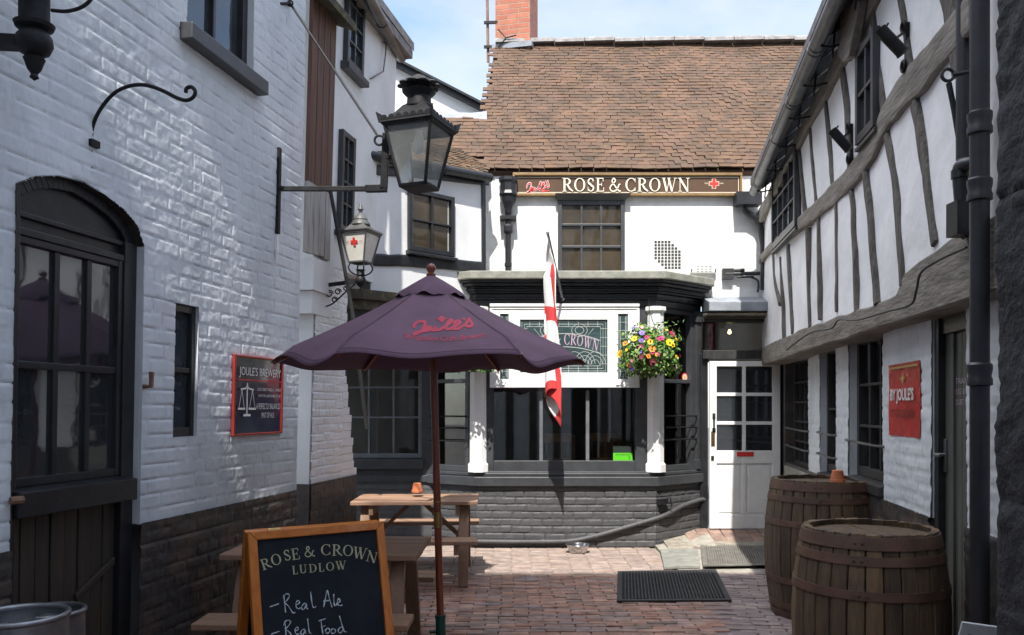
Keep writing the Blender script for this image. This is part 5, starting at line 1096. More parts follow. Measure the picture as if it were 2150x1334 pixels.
# ================================================================== lanterns
def lantern_body(t, c, rot, wt, wb, h, rh, frame, glass, dome, rim=True, scallop=True, dzs=1.0):
    """four sided tapering lantern: c = centre of its bottom; rot about z"""
    Mx = Matrix.Translation(c) @ Matrix.Rotation(rot, 4, 'Z'); q = lambda x, y, z: Mx @ Vector((x, y, z))
    mb = MB(); cs = [(-1, -1), (1, -1), (1, 1), (-1, 1)]
    for k in range(4):
        a, b = cs[k], cs[(k + 1) % 4]
        mb.bar(q(a[0] * wb / 2, a[1] * wb / 2, 0), q(a[0] * wt / 2, a[1] * wt / 2, h), wt * .055, wt * .055)
        mb.bar(q(a[0] * wb / 2, a[1] * wb / 2, 0), q(b[0] * wb / 2, b[1] * wb / 2, 0), wt * .07, wt * .06)
        mb.bar(q(a[0] * wt / 2, a[1] * wt / 2, h), q(b[0] * wt / 2, b[1] * wt / 2, h), wt * .06, wt * .07)
    mb.lathe([(wb * .62, -.012), (wb * .68, 0), (wb * .55, .012)], Mx @ Matrix.Rotation(R(45), 4, 'Z'), 4)
    fr = mb.build('frame', frame, t, bevel=.002)
    gl = MB()
    for k in range(4):
        a, b = cs[k], cs[(k + 1) % 4]; i_ = .965
        gl.quad([q(a[0] * wb / 2 * i_, a[1] * wb / 2 * i_, .01), q(b[0] * wb / 2 * i_, b[1] * wb / 2 * i_, .01), q(b[0] * wt / 2 * i_, b[1] * wt / 2 * i_, h - .01), q(a[0] * wt / 2 * i_, a[1] * wt / 2 * i_, h - .01)])
    gl.build('glass', glass, t)
    rf = MB(); wr = wt * 1.13
    rf.lathe([(wr * .66, h - .005), (wr * .72, h + .015), (wr * .70, h + .03), (wr * .64, h + .035), (wr * .45, h + rh * .62), (wr * .30, h + rh), (wr * .25, h + rh + .01)], Mx @ Matrix.Rotation(R(45), 4, 'Z'), 4)
    if scallop:
        for k in range(4):
            a, b = Vector((*cs[k], 0)), Vector((*cs[(k + 1) % 4], 0))
            for m in range(7):
                p = a.lerp(b, (m + .5) / 7) * (wr / 2 * .985); r_ = wr / 2 / 7 * .95
                n_ = Vector((p.x, p.y, 0)); ax = (b - a).normalized(); ou = Vector((ax.y, -ax.x, 0))
                rf.prism([q(*(p + ax * (r_ * math.cos(x)) + ou * .004 + Vector((0, 0, h + .03 + r_ * 1.25 * math.sin(x))))) for x in np.linspace(0, math.pi, 8)], (Mx.to_3x3() @ ou) * -.008)
        for k in range(4):
            p = Vector((*cs[k], 0)) * (wr / 2); rf.prism([q(p.x * 1.02, p.y * 1.02, h + .01), q(p.x * .80, p.y * .80, h + .05), q(p.x * 1.10, p.y * 1.10, h + .085)], (Mx.to_3x3() @ Vector((p.y, -p.x, 0))).normalized() * .012)
    rf.build('roof', frame, t)
    dm = MB(); dm.lathe([(r * wt, h + rh - .008 + z * wt * dzs) for r, z in dome], Mx, 20); dm.build('vent_chimney', frame, t, smooth=40)
    return Mx
# big bracket lantern
s, z = W1.px(580, 397); base = W1.p(s, z, 0)
t = thing('bracket_lantern', 'big black glazed lantern with scalloped roof on a long iron wall arm', 'lantern', base)
N1 = W1.N.normalized()
Yc = 5.99; c = P(880, 394, Yc)
lantern_body(t, c, R(-21), .36, .20, .415, .16, M['iron'], M['lampglass'], [(.29, .0), (.29, .03), (.25, .05), (.235, .17), (.25, .18), (.33, .24), (.34, .255), (.22, .27), (.21, .31), (.30, .34), (.34, .36), (.30, .41), (.17, .46), (.15, .47), (.14, .49), (.001, .495)], dzs=1.3)
fl = MB()
for k in range(10):
    a = 2 * math.pi * k / 10; fl.lathe([(.001, -.012), (.03, -.01), (.034, 0), (.02, .012), (.001, .014)], Matrix.Translation(c + Vector((.125 * math.cos(a), .125 * math.sin(a), .567 + .36 * 1.3 * .35))), 8)
fl.build('petal_cap', M['iron'], t, smooth=50)
bu = MB(); bu.lathe([(.001, -.10), (.03, -.09), (.045, -.05), (.045, -.02), (.028, .03), (.022, .07), (.022, .10)], Matrix.Translation(c + Vector((0, 0, .34))), 14); bu.build('bulb', M['bulb'], t, smooth=60)
tip = P(806, 396, 6.02); up_ = P(811, 292, 6.0)
mb = MB(); za_, zb__ = W1.px(580, 310)[1], W1.px(580, 492)[1]; mb.boxW(W1, s - .02, s + .02, zb__, za_, .004, .03)
mb.bar(W1.p(s, z, .02), P(772, 397, 6.05), .03, .035); mb.bar(P(768, 397, 6.05), tip + Vector((.02, 0, 0)), .045, .05); mb.bar(tip, up_ + Vector((0, 0, .04)), .05, .045, up=(0, 1, 0)); mb.bar(P(812, 330, 6.0), P(826, 330, 5.98), .03, .03)
mb.tube([up_ + Vector((-.05, 0, -.01)) + Vector((.034 * math.cos(x), 0, .034 * math.sin(x))) for x in np.linspace(0, 6.283, 16)], .010, 6)
mb.build('wall_arm', M['iron'], t, bevel=.004)
wp = W1.p(*W1.px(604, 8), .02); wp2 = W1.p(*W1.px(588, 8), .0)
MB().tube([wp2, wp], .011, 6).tube([wp + Vector((.02 * math.cos(x), 0, .02 * math.sin(x))) for x in np.linspace(0, 6.283, 12)], .007, 6).tube([wp, up_ + Vector((-.06, 0, .02))], .009, 8).build('stay_rod', M['iron'], t, smooth=40)
# paint drip below its wall plate
MB().boxW(W1, s - .018, s + .012, zb__ - .13, zb__ - .01, .004, .024).tube([W1.p(s - .01, zb__ - .12, .02), W1.p(s - .02, zb__ - .22, .02)], [.016, .004], 8).build('painted_foot', M['wgloss'], t, bevel=.006)
# leaning dark rod below the arm
mb = MB(); a_, b_ = P(694, 402, 7.2), P(742, 668, 7.45); mb.tube([a_, b_, P(770, 900, 7.7)], .017, 8); tagset(mb.build('stay_pole', M['blackw'], smooth=40), 'thin dark pole leaning from the big lantern arm down behind the parasol', 'pole')
# small grey lantern with a red cross
q = P(757, 552, 7.47); bs = P(680, 600, 7.50)
t = thing('cross_lantern', 'small grey opal lantern bearing a red cross on a scrolled bracket', 'lantern', bs)
RC = R(-20)
Mx = lantern_body(t, q, RC, .255, .15, .255, .085, M['lampgrey'], M['opal'], [(.30, .0), (.34, .01), (.33, .05), (.24, .12), (.25, .14), (.21, .20), (.12, .26), (.10, .28), (.055, .30), (.06, .33), (.10, .38), (.06, .46), (.02, .56), (.001, .57)], scallop=False, dzs=1.5)
mb = MB()
def cf(x, y, d):
    tt = y / .255; hw = .075 + (.1275 - .075) * tt
    return Mx @ Vector((x, -hw - .003 - d, y))
cross(mb, 0, .168, .036, .0125, lambda x, y, d: cf(x, y, d)); mb.build('cross_emblem', M['red'], t, norm=False)
mb = MB()
for tx_, x0, x1 in (('TRADE', -.088, -.052), ('MARK', .05, .086)):
    V, Fs = fitted(tx_, x0, x1, .162, .173); mb.ink(V, Fs, lambda x, y: cf(x, y, 0))
mb.build('small_lettering', M['iron'], t, norm=False)
mb = MB()
for k in range(4):
    a = RC + R(45 + 90 * k); r_ = Vector((math.cos(a), math.sin(a), 0)); mb.tube(smoothline([q + r_ * .085, q + r_ * .11 + Vector((0, 0, -.045)), q + r_ * .085 + Vector((0, 0, -.09)), q + r_ * .02 + Vector((0, 0, -.12))], 5), .007, 6)
mb.lathe([(.001, -.245), (.012, -.235), (.008, -.22), (.028, -.205), (.03, -.195), (.045, -.18), (.05, -.155), (.04, -.13), (.03, -.12), (.042, -.112), (.036, -.10), (.036, -.07), (.045, -.065)], Matrix.Translation(q), 16)
mb.bar(bs, q + Vector((-.03, 0, -.165)), .03, .032); mb.boxW(Frame((bs.x, bs.y, bs.z), (.98, -.2, 0), N=(-.2, -.98, 0)), -.02, .0, -.2, .03, -.025, .025)
ba = q + Vector((0, 0, -.165)) - bs
for k, (c0, r0) in enumerate((((.05, -.08), .035), ((.13, -.07), .03), ((.10, -.14), .028), ((.20, -.05), .022))):
    mb.tube([bs + ba * (c0[0] / ba.length) + Vector((r0 * math.cos(x) * (1 - x / 14), 0, c0[1] + r0 * math.sin(x) * (1 - x / 14))) for x in np.linspace(0, 8, 20)], .006, 5)
mb.tube(smoothline([bs + Vector((.01, 0, -.19)), bs + ba * .25 + Vector((0, 0, -.17)), bs + ba * .6 + Vector((0, 0, -.08)), bs + ba * .85 + Vector((0, 0, -.02))], 5), .007, 6)
mb.build('scrolled_bracket', M['iron'], t, smooth=40)
# lantern at the top left, only its foot in the picture
q = P(72, 30, 3.25); s, z = W1.px(-60, 92); bs = W1.p(q.y * KS - .04, EYE + (CV - 92) / F * 3.25, 0)
t = thing('wall_lantern', 'black turned lantern foot and arm at the top left corner of the yard', 'lantern', bs)
mb = MB(); Mz = Matrix.Translation((q.x, q.y, EYE - (170 - CV) / F * 3.25))
mb.lathe([(.001, 0), (.017, .012), (.012, .026), (.026, .045), (.034, .07), (.040, .085), (.030, .095), (.055, .11), (.068, .14), (.064, .17), (.045, .195), (.068, .205), (.074, .22), (.055, .228), (.055, .34), (.062, .36), (.062, .40)], Mz, 24)
mb.bar(bs, (q.x, q.y, bs.z), .05, .05); mb.tube([bs + Vector((.05 + .05 * math.cos(x) * (1 - x / 12), 0, -.10 + .05 * math.sin(x) * (1 - x / 12))) for x in np.linspace(0, 9, 26)], .014, 8)
mb.tube(smoothline([P(108, 22, 3.2), P(140, 24, 3.2), P(170, 16, 3.2), P(190, 0, 3.2), P(196, -20, 3.2)], 5), .007, 6); mb.build('bracket', M['iron'], t, smooth=40)
lantern_body(t, Vector((q.x, q.y, Mz.translation.z + .42)), R(-20), .38, .22, .42, .14, M['iron'], M['lampglass'], [(.26, .0), (.24, .04), (.24, .15), (.33, .23), (.22, .28), (.12, .43), (.001, .47)])
# curled hanging bracket on the left wall
s0, zA = W1.px(190, 372); _, zB = W1.px(190, 215); zmid = W1.px(190, 300)[1]; bp0 = W1.p(s0, zmid, .02)
cv = [(0, zA), (0, zmid)]; pth = [(190, 372), (191, 300), (196, 262), (212, 228), (240, 196), (272, 181), (305, 179), (340, 190), (372, 206), (392, 211), (406, 204), (410, 192), (402, 183), (392, 186), (390, 195)]
def outpt(u, v):   # plane through the bracket square to the wall
    G = Frame((bp0.x, bp0.y, 0), N1, N=Vector((0, 0, 1)).cross(N1) * -1); a, b = G.px(u, v); return G.p(a, b)
mb = MB(); mb.tube(smoothline([outpt(*q_) for q_ in pth], 5), .0095, 8); e_ = outpt(190, 305); mb.boxW(W1, s0 - .03, s0 + .03, zmid - .022, zmid + .012, .003, .03)
tagset(mb.build('hanging_bracket', M['iron'], smooth=40), 'empty curled iron basket bracket on the white wall above the arch', 'bracket')

# ================================================================== parasol
UC = P(907, 800, 5.3); UC.z = 0; PB = P(925, 1310, 5.3); PT = P(905, 583, 5.3)
t = thing('parasol', 'aubergine canvas parasol with crimson brewery script on a wooden pole', 'parasol', (PB.x, PB.y, 0))
apex = Vector((PT.x, PT.y, 2.42)); RZ = 1.935; RR = 1.0; ang0 = R(5)
NS, NR_ = 18, 20
def can(k, f, r):
    """canopy point: panel k, fraction f across, r 0..1 down the rib"""
    a0, a1 = ang0 + R(60) * k, ang0 + R(60) * (k + 1)
    zz = apex.z + (RZ - apex.z) * (r ** 1.04) - .03 * math.sin(math.pi * r)
    p0 = Vector((math.cos(a0), math.sin(a0), 0)) * RR * r; p1 = Vector((math.cos(a1), math.sin(a1), 0)) * RR * r
    p = p0.lerp(p1, f); sg_ = math.sin(math.pi * f)
    fs = f ** 2.2 if k == 3 else 1 - (1 - f) ** 2.2 if k == 5 else f; dr_ = (.075, .06, .075, .085, .055, .095)[k]; lo_ = math.sin(math.pi * fs) ** .8
    z = zz - sg_ * .010 * r - lo_ * dr_ * (max(0, r - .55) / .45) ** 1.7 + .010 * math.sin(f * 9 + k * 2) * r * r * sg_ - (.05 * (1 - sg_) ** 3 * max(0, r - .85) / .15)
    p = p * (1 - .015 * sg_ * r); return Vector((apex.x + p.x, apex.y + p.y, z))
mb = MB(); ring_ = []
for j in range(NR_ + 1):
    r = .08 + .92 * j / NR_; ring_.append([can(k, i / NS, r) for k in range(6) for i in range(NS)])
mb.grid(ring_, wrap=True)
CB = BVHTree.FromPolygons([Vector(v) for v in mb.v], mb.f)
canopy = mb.build('canopy', M['canvas'], t, smooth=25)
sm_ = canopy.modifiers.new('thickness', 'SOLIDIFY'); sm_.thickness = .004; sm_.offset = -1
mb = MB(); cr = []
for j, (r, dzv) in enumerate(((.01, .034), (.08, .027), (.15, .018), (.20, .008), (.222, -.012))):
    row = []
    for m in range(72):
        a = ang0 + 2 * math.pi * m / 72; wv = (.008 * math.sin(m * .52) + .007 * math.sin(m * 1.22 + 1)) * (1 if j == 4 else .45 if j == 3 else 0); row.append((apex.x + r * math.cos(a) * (1 + wv), apex.y + r * math.sin(a) * (1 + wv), apex.z + (RZ - apex.z) * r + dzv + wv))
    cr.append(row)
mb.grid(cr, wrap=True); mb.build('top_cap', M['canvas'], canopy, smooth=50)
sm_b = MB()
for k in range(6):
    for off in (.012, -.012):
        f_ = off if off > 0 else 1 + off; kk = k if off > 0 else (k - 1) % 6
        for j in range(16): a_, b_ = [can(kk, f_, .22 + .775 * q / 16) + Vector((0, 0, .0035)) for q in (j, j + 1)]; tt = Vector((-math.sin(ang0 + R(60) * k), math.cos(ang0 + R(60) * k), 0)) * .0022; sm_b.quad([a_ - tt, a_ + tt, b_ + tt, b_ - tt])
    for i in range(NS):
        f0, f1 = i / NS, (i + 1) / NS; sm_b.quad([can(k, f0, .958) + Vector((0, 0, .0035)), can(k, f1, .958) + Vector((0, 0, .0035)), can(k, f1, .963) + Vector((0, 0, .0035)), can(k, f0, .963) + Vector((0, 0, .0035))])
sm_b.build('seam', M['seam'], canopy, norm=False)
def oncan(u, v, d=0):
    dr = Vector(((u - CU) / F, 1, -(v - CV) / F)).normalized(); h, n, i, ds = CB.ray_cast(Vector((0, 0, EYE)), dr)
    if h is None: return P(u, v, 4.6)
    return h - dr * (.006 + d)
SU, SV, SK = 820, 650, 240 / 2150
mb = MB()
for k, c in enumerate(SCRIPT):
    q = smoothline([(x, y) for x, y in c], 4); mb.ink(*ribbon([(p.x, -p.y) for p in q], 52), lambda x, y, k=k: oncan(SU + x * SK, SV - y * SK, k * .001))
cross(mb, 965, -180, 62, 30, lambda x, y, d: oncan(SU + x * SK, SV - y * SK, d)); mb.ink(*ribbon([(850, -180), (1080, -175)], 18), lambda x, y: oncan(SU + x * SK, SV - y * SK, .001))
mb.build('script_print', M['ink_pink'], canopy, norm=False)
V, Fs = fontmesh('Shropshire Craft Brewers'); A_ = np.array(V); lo, hi = A_.min(0), A_.max(0)
def umap(x, y):
    f = (x - lo[0]) / (hi[0] - lo[0]); g = (y - lo[1]) / (hi[1] - lo[1]); base_ = 606 + (-70) * (2 * f - 1) ** 2 * .95 - 25 * (f - .5); return oncan(SU + (250 + 1540 * f) * SK, SV + (base_ + 14 - g * 125) * SK)
mb = MB(); mb.ink(V, Fs, umap); mb.build('lettering', M['ink_pink'], canopy, norm=False)
pdv = (PB - PT); pz = lambda z: PT + pdv * ((PT.z - z) / (PT.z - PB.z))
MB().tube([pz(.92), pz(2.42)], .0235, 14).tube([pz(.0), pz(.86)], .0235, 14).build('pole', M['pole_wood'], t, smooth=40)
MB().tube([pz(.84), pz(.94)], .0265, 14).build('ferrule', M['brass'], t, smooth=40); MB().tube([pz(1.0), pz(1.01)], .0255, 14).build('ferrule', M['brass'], t, smooth=40)
mb = MB(); mb.tube([pz(.0), pz(.28)], .032, 14).tube([pz(.27), pz(.285)], .036, 14); mb.tube([pz(.18) + Vector((-.03, 0, 0)), pz(.18) + Vector((-.07, -.01, 0))], .012, 8).lathe([(.26, 0), (.26, .05), (.22, .075), (.05, .085)], Matrix.Translation((PB.x, PB.y, 0)), 28); mb.build('base_socket', M['green_metal'], t, smooth=40)
Mf = Matrix.Translation((PT.x, PT.y, 2.44)); MB().lathe([(.028, 0), (.032, .008), (.018, .02), (.022, .026), (.032, .045), (.030, .06), (.018, .075), (.001, .08)], Mf, 16).build('finial', M['pole_wood'], t, smooth=50)
hub = pz(2.05); hb_ = MB().lathe([(.045, -.03), (.045, .03)], Matrix.Translation(hub), 12).lathe([(.045, .30), (.045, .35)], Matrix.Translation(hub), 12).build('hub', M['pole_wood'], t, smooth=40)
for k in range(6):
    q0, q1 = can(k, 0, .06) - Vector((0, 0, .02)), can(k, 0, .985) - Vector((0, 0, .016)); rb = MB().bar(q0, q1, .016, .024).build('rib', M['pole_wood'], t); MB().bar(hub + (q1 - q0) * .03, q0.lerp(q1, .52) - Vector((0, 0, .012)), .014, .02).build('strut', M['pole_wood'], rb)

# ================================================================== picnic tables
def picnic(x, y, rz, label, L=1.16):
    t = thing('picnic_table', label, 'table', (x, y, 0), 'wooden picnic tables in the yard', rz); h = L / 2; rd = random.Random(int(x * 100))
    mb = MB()
    for k in range(5): w0 = -.36 + k * .144; mb.box(-h + rd.uniform(0, .008), h - rd.uniform(0, .008), w0 + .003, w0 + .139, .712 + rd.uniform(0, .003), .75 + rd.uniform(-.003, .002), rn=rd.random())
    mb.build('tabletop', M['table_wood'], t, local=True, bevel=.006)
    for s in (-1, 1):
        mb = MB()
        for k in range(2): w0 = s * (.50 + k * .13); mb.box(-h, h, min(w0, w0 + s * .122), max(w0, w0 + s * .122), .412, .448)
        mb.build('bench_seat', M['table_wood'], t, local=True, bevel=.006)
        for e in (-1, 1): MB().bar((e * (h - .13), s * .24, .70), (e * (h - .13), s * .50, .0), .045, .09, up=(1, 0, 0)).build('leg', M['table_leg'], t, local=True, bevel=.004)
        MB().bar((s * .07, 0, .69), (s * (h - .16), 0, .37), .085, .035, up=(0, 0, 1)).build('brace', M['table_leg'], t, local=True, bevel=.004)
    for e in (-1, 1):
        MB().box(e * (h - .185) - .02, e * (h - .185) + .02, -.72, .72, .32, .41).build('seat_bearer', M['table_leg'], t, local=True, bevel=.004)
        MB().box(e * (h - .185) - .02, e * (h - .185) + .02, -.33, .33, .62, .71).build('top_bearer', M['table_leg'], t, local=True, bevel=.004)
    return t
picnic(-.90, 7.93, R(1.5), 'sunlit brown picnic table with a terracotta pot, in front of the bay')
picnic(-1.12, 5.18, R(-1), 'shaded brown picnic table half hidden behind the chalkboard')

def pot(c, label, s=1):
    t = thing('flower_pot', label, 'flower pot', c, 'upturned terracotta pots'); pr = [(.052, 0), (.055, .002), (.055, .022), (.049, .024), (.038, .088), (.034, .09)]
    MB().lathe([(r * s, z * s) for r, z in pr], None, 24).build('body', M['terracotta'], t, local=True, smooth=30)
    return t
pot(P(876, 1034, 8.02) * 1 , 'upturned terracotta pot on the sunlit picnic table')

# ================================================================== chalkboard
TLp, TRp = P(520, 1117, 3.74), P(806, 1101, 4.10)
ah = (TRp - TLp); ah.z = 0; ah.normalize(); nh = Vector((ah.y, -ah.x, 0)); til = R(13)
upv = Vector((0, 0, math.cos(til))) - nh * math.sin(til)
BW, BH = (TRp - TLp).length, 1.06
t = thing('chalkboard_sign', 'orange framed chalkboard A-board with cream heading and chalk writing', 'chalkboard', (-.9, 3.95, 0))
def leaf(front):
    if front: Bf = Frame(TLp - upv * BH, ah, upv, nh + Vector((0, 0, math.sin(til))) * 1.0)
    else:
        up2 = Vector((0, 0, math.cos(til))) + nh * math.sin(til); Bf = Frame(TLp - nh * .075 - up2 * BH, ah, up2, -nh + Vector((0, 0, math.sin(til))))
    return Bf
for front in (True, False):
    Bf = leaf(front); fw = .041
    brd = MB().boxW(Bf, fw - .006, BW - fw + .006, .06, BH - fw + .006, -.026, -.014).build('board', M['chalkboard'], t)
    mb = MB()
    for s0, s1, mm in ((0, fw, 0), (BW - fw, BW, 0)): MB().prism([Bf.p(s0, 0, -.04), Bf.p(s1, 0, -.04), Bf.p(s1, BH - (fw if (s1 == fw) else 0), -.04), Bf.p(s0, BH - (0 if s0 == 0 else fw), -.04)], Bf.N * .04).build('stile', M['orange_wood'], t, bevel=.004)
    mb = MB(); mb.prism([Bf.p(.001, BH, -.04), Bf.p(BW - .001, BH, -.04), Bf.p(BW - fw, BH - fw + .001, -.04), Bf.p(fw, BH - fw + .001, -.04)], Bf.N * .0395); mb.build('rail', M['orange_h'], t, bevel=.004); MB().boxW(Bf, fw, BW - fw, .02, .075, -.04, -.002).build('rail', M['orange_h'], t, bevel=.004)
    if front: FB, fboard = Bf, brd
MB().tube([TLp + ah * .1 - nh * .04 + Vector((0, 0, -.01)), TLp + ah * .16 - nh * .04 + Vector((0, 0, -.01))], .012).build('hinge', M['brass'], t)
def bpx(x, y, d=0):
    s, z = FB.px(480 + x / 5.119, 1080 + y / 5.119, -.013); return FB.p(s, z, -.0125 + d)
mb = MB()
for ch_, cx_, cy_, rt, hh in (('R', 400, 532, 19, 118), ('O', 512, 486, 15, 118), ('S', 628, 440, 12, 118), ('E', 716, 428, 9, 122), ('&', 866, 400, 6, 116), ('C', 1046, 382, 3, 118), ('R', 1166, 386, -1, 122), ('O', 1286, 390, -4, 118), ('W', 1412, 418, -9, 122), ('N', 1540, 458, -15, 118), ('L', 712, 600, 5, 92), ('U', 800, 588, 5, 92), ('D', 906, 580, 5, 92), ('L', 994, 572, 4, 92), ('O', 1092, 562, 4, 92), ('W', 1206, 548, 3, 92)):
    w = GLY[ch_][0]; cr_, sr_ = math.cos(R(rt)), math.sin(R(rt))
    glyph(mb, ch_, lambda a, b, d: bpx(cx_ + ((a - w / 2) * cr_ - (b - .5) * sr_) * hh, cy_ - ((a - w / 2) * sr_ + (b - .5) * cr_) * hh, d))
mb.build('heading', M['ink_sign'], fboard, norm=False)
HW = [[(442, 996), (540, 962)], [(592, 868), (602, 960), (612, 1055)], [(588, 905), (608, 862), (645, 858), (650, 888), (622, 930), (600, 950), (640, 985), (690, 1058), (718, 1052)], [(722, 975), (752, 962), (762, 940), (742, 928), (724, 955), (728, 1000), (748, 1018), (772, 1005)], [(838, 962), (812, 960), (786, 990), (790, 1022), (812, 1018), (838, 970), (838, 1005), (852, 1020)], [(880, 832), (890, 920), (902, 985), (918, 1003), (940, 990)],
      [(1020, 998), (1040, 900), (1058, 818), (1080, 900), (1110, 1000)], [(1015, 935), (1090, 925)], [(1128, 858), (1130, 930), (1136, 978), (1152, 978), (1170, 950), (1190, 945), (1196, 918), (1180, 908), (1168, 935), (1172, 970), (1195, 982), (1222, 976)],
      [(458, 1288), (545, 1258)], [(605, 1150), (612, 1230), (618, 1330)], [(590, 1200), (610, 1150), (650, 1140), (664, 1165), (630, 1215), (608, 1232), (655, 1270), (690, 1330)], [(712, 1250), (742, 1245), (748, 1222), (730, 1215), (714, 1240), (720, 1280), (742, 1290), (765, 1278)], [(820, 1240), (795, 1240), (775, 1268), (782, 1295), (800, 1290), (822, 1245), (822, 1285)], [(848, 1122), (858, 1210), (868, 1270), (890, 1280)],
      [(965, 1148), (1042, 1122)], [(990, 1130), (1000, 1210), (1012, 1290)], [(992, 1215), (1040, 1196)], [(1062, 1222), (1040, 1250), (1052, 1278), (1078, 1270), (1086, 1240), (1064, 1222)], [(1120, 1228), (1100, 1250), (1110, 1280), (1138, 1276), (1148, 1246), (1122, 1228)], [(1232, 1218), (1200, 1216), (1178, 1245), (1186, 1272), (1212, 1268), (1236, 1225)], [(1190, 1092), (1215, 1180), (1240, 1255), (1266, 1265)]]
mb = MB()
for k, c in enumerate(HW):
    q = smoothline(c, 5) if len(c) > 2 else [Vector(p) for p in c]; mb.ink(*ribbon([(p.x, p.y) for p in q], [10 + 4 * math.sin(i * .7 + k) for i in range(len(q))]), lambda x, y, k=k: bpx(x, y, (k % 9) * .0002))
mb.build('chalk_writing', M['ink_chalk'], fboard, norm=False)

# ================================================================== barrels
def barrel(x, y, H, rt, rm, label, seed):
    t = thing('oak_barrel', label, 'barrel', (x, y, 0), 'old oak barrels by the right wall'); NSV = 28; rd = random.Random(seed)
    rad = lambda z: rm - (rm - rt) * (2 * z / H - 1) ** 2
    mb = MB()
    for k in range(NSV):
        a0, a1 = 2 * math.pi * k / NSV + .006, 2 * math.pi * (k + 1) / NSV - .006; r = rd.random(); j = rd.uniform(-.002, .002); b = len(mb.v); nz = 14
        for i in range(nz + 1):
            z = H * i / nz; q = rad(z) + j
            for a, rr in ((a0, q - .006), (a0 + .012, q), ((a0 + a1) / 2, q * 1.003), (a1 - .012, q), (a1, q - .006), (a1, q - .035), (a0, q - .035)): mb.v.append((rr * math.cos(a), rr * math.sin(a), z + (rd.uniform(-.004, .004) if i == nz else 0)))
        for i in range(nz):
            for m in range(7): mb.f.append((b + i * 7 + m, b + i * 7 + (m + 1) % 7, b + (i + 1) * 7 + (m + 1) % 7, b + (i + 1) * 7 + m)); mb.mi.append(0); mb.rn.append(r)
        mb.f.append(tuple(b + nz * 7 + m for m in range(7))); mb.mi.append(0); mb.rn.append(r)
    mb.build('staves', M['stave'], t, local=True)
    MB().lathe([(rt - .03, H - .03), (.001, H - .026)], None, 28, cap=False).box(-.002, .002, -rt + .04, rt - .04, H - .028, H - .024).build('barrel_head', M['stave'], t, local=True)
    for z0, w in ((.955, .062), (.875, .045), (.70, .045), (.285, .045), (.10, .045), (.02, .055)):
        za, zb_ = z0 * H - (w if z0 > .9 else 0) * 0 - .03, z0 * H + w - .03
        if z0 > .9: zb_ = H - .012; za = zb_ - w
        q = []
        for i in range(4): z = za + (zb_ - za) * i / 3; q.append((rad(z) + .0065, z))
        hp_ = MB().lathe([(q[0][0] - .006, za)] + q + [(q[-1][0] - .006, zb_)], None, 56, cap=False); aj = rd.uniform(3.6, 5.4)
        for m in (-.05, .05): rr = rad((za + zb_) / 2) + .008; hp_.lathe([(.001, .004), (.008, .002), (.009, 0)], Matrix.Translation((rr * math.cos(aj + m), rr * math.sin(aj + m), (za + zb_) / 2)) @ Vector((math.cos(aj + m), math.sin(aj + m), 0)).to_track_quat('Z', 'Y').to_matrix().to_4x4(), 8)
        hp_.build('hoop', M['hoop'], t, local=True, smooth=40)
    return t
barrel(1.915, 4.47, .965, .335, .395, 'nearest oak barrel with rusty hoops and a recessed wet top', 3)
barrel(2.425, 6.52, 1.05, .375, .43, 'taller oak barrel behind, carrying an upturned terracotta pot', 5)
pot(Vector((2.50, 6.40, 1.028)), 'upturned terracotta pot on the rear oak barrel', 1.05)

# ================================================================== kegs
def keg(x, y, H, r, label):
    t = thing('beer_keg', label, 'keg', (x, y, 0), 'steel kegs by the arched doorway')
    MB().lathe([(r * .9, 0), (r, .02), (r, .12), (r * .99, .2), (r * 1.02, .23), (r * 1.02, .26), (r * .98, .29), (r * .98, H - .32), (r * 1.02, H - .29), (r * 1.02, H - .26), (r * .98, H - .22), (r * .93, H - .12), (r * .5, H - .09), (.04, H - .085), (.04, H - .03), (.001, H - .03)], None, 40).build('body', M['steel'], t, local=True, smooth=40)
    mb = MB(); n = 64
    # chime: a wall with hand slots and a rolled rim
    for k in range(n):
        a0, a1 = 2 * math.pi * k / n, 2 * math.pi * (k + 1) / n
        slot = (k % 32) in range(9, 18)
        for (za, zb_) in (((H - .15, H - .095), (H - .045, H - .01)) if slot else ((H - .15, H - .01),)):
            mb.hexa([(rr * math.cos(a), rr * math.sin(a), z) for z in (za, zb_) for rr, a in ((r * .965, a0), (r * .965, a1), (r * .99, a1), (r * .99, a0))])
    mb.tube([(r * .972 * math.cos(a), r * .972 * math.sin(a), H - .012) for a in np.linspace(0, 2 * math.pi, 49)[:-1]], .0125, 10, closed=True)
    mb.build('chime', M['steel'], t, local=True, smooth=40); return t
keg(-1.985, 3.36, .775, .18, 'front steel beer keg with an open hand slot at the lower left')
keg(-2.085, 3.76, .695, .145, 'smaller steel keg tucked behind the front keg')

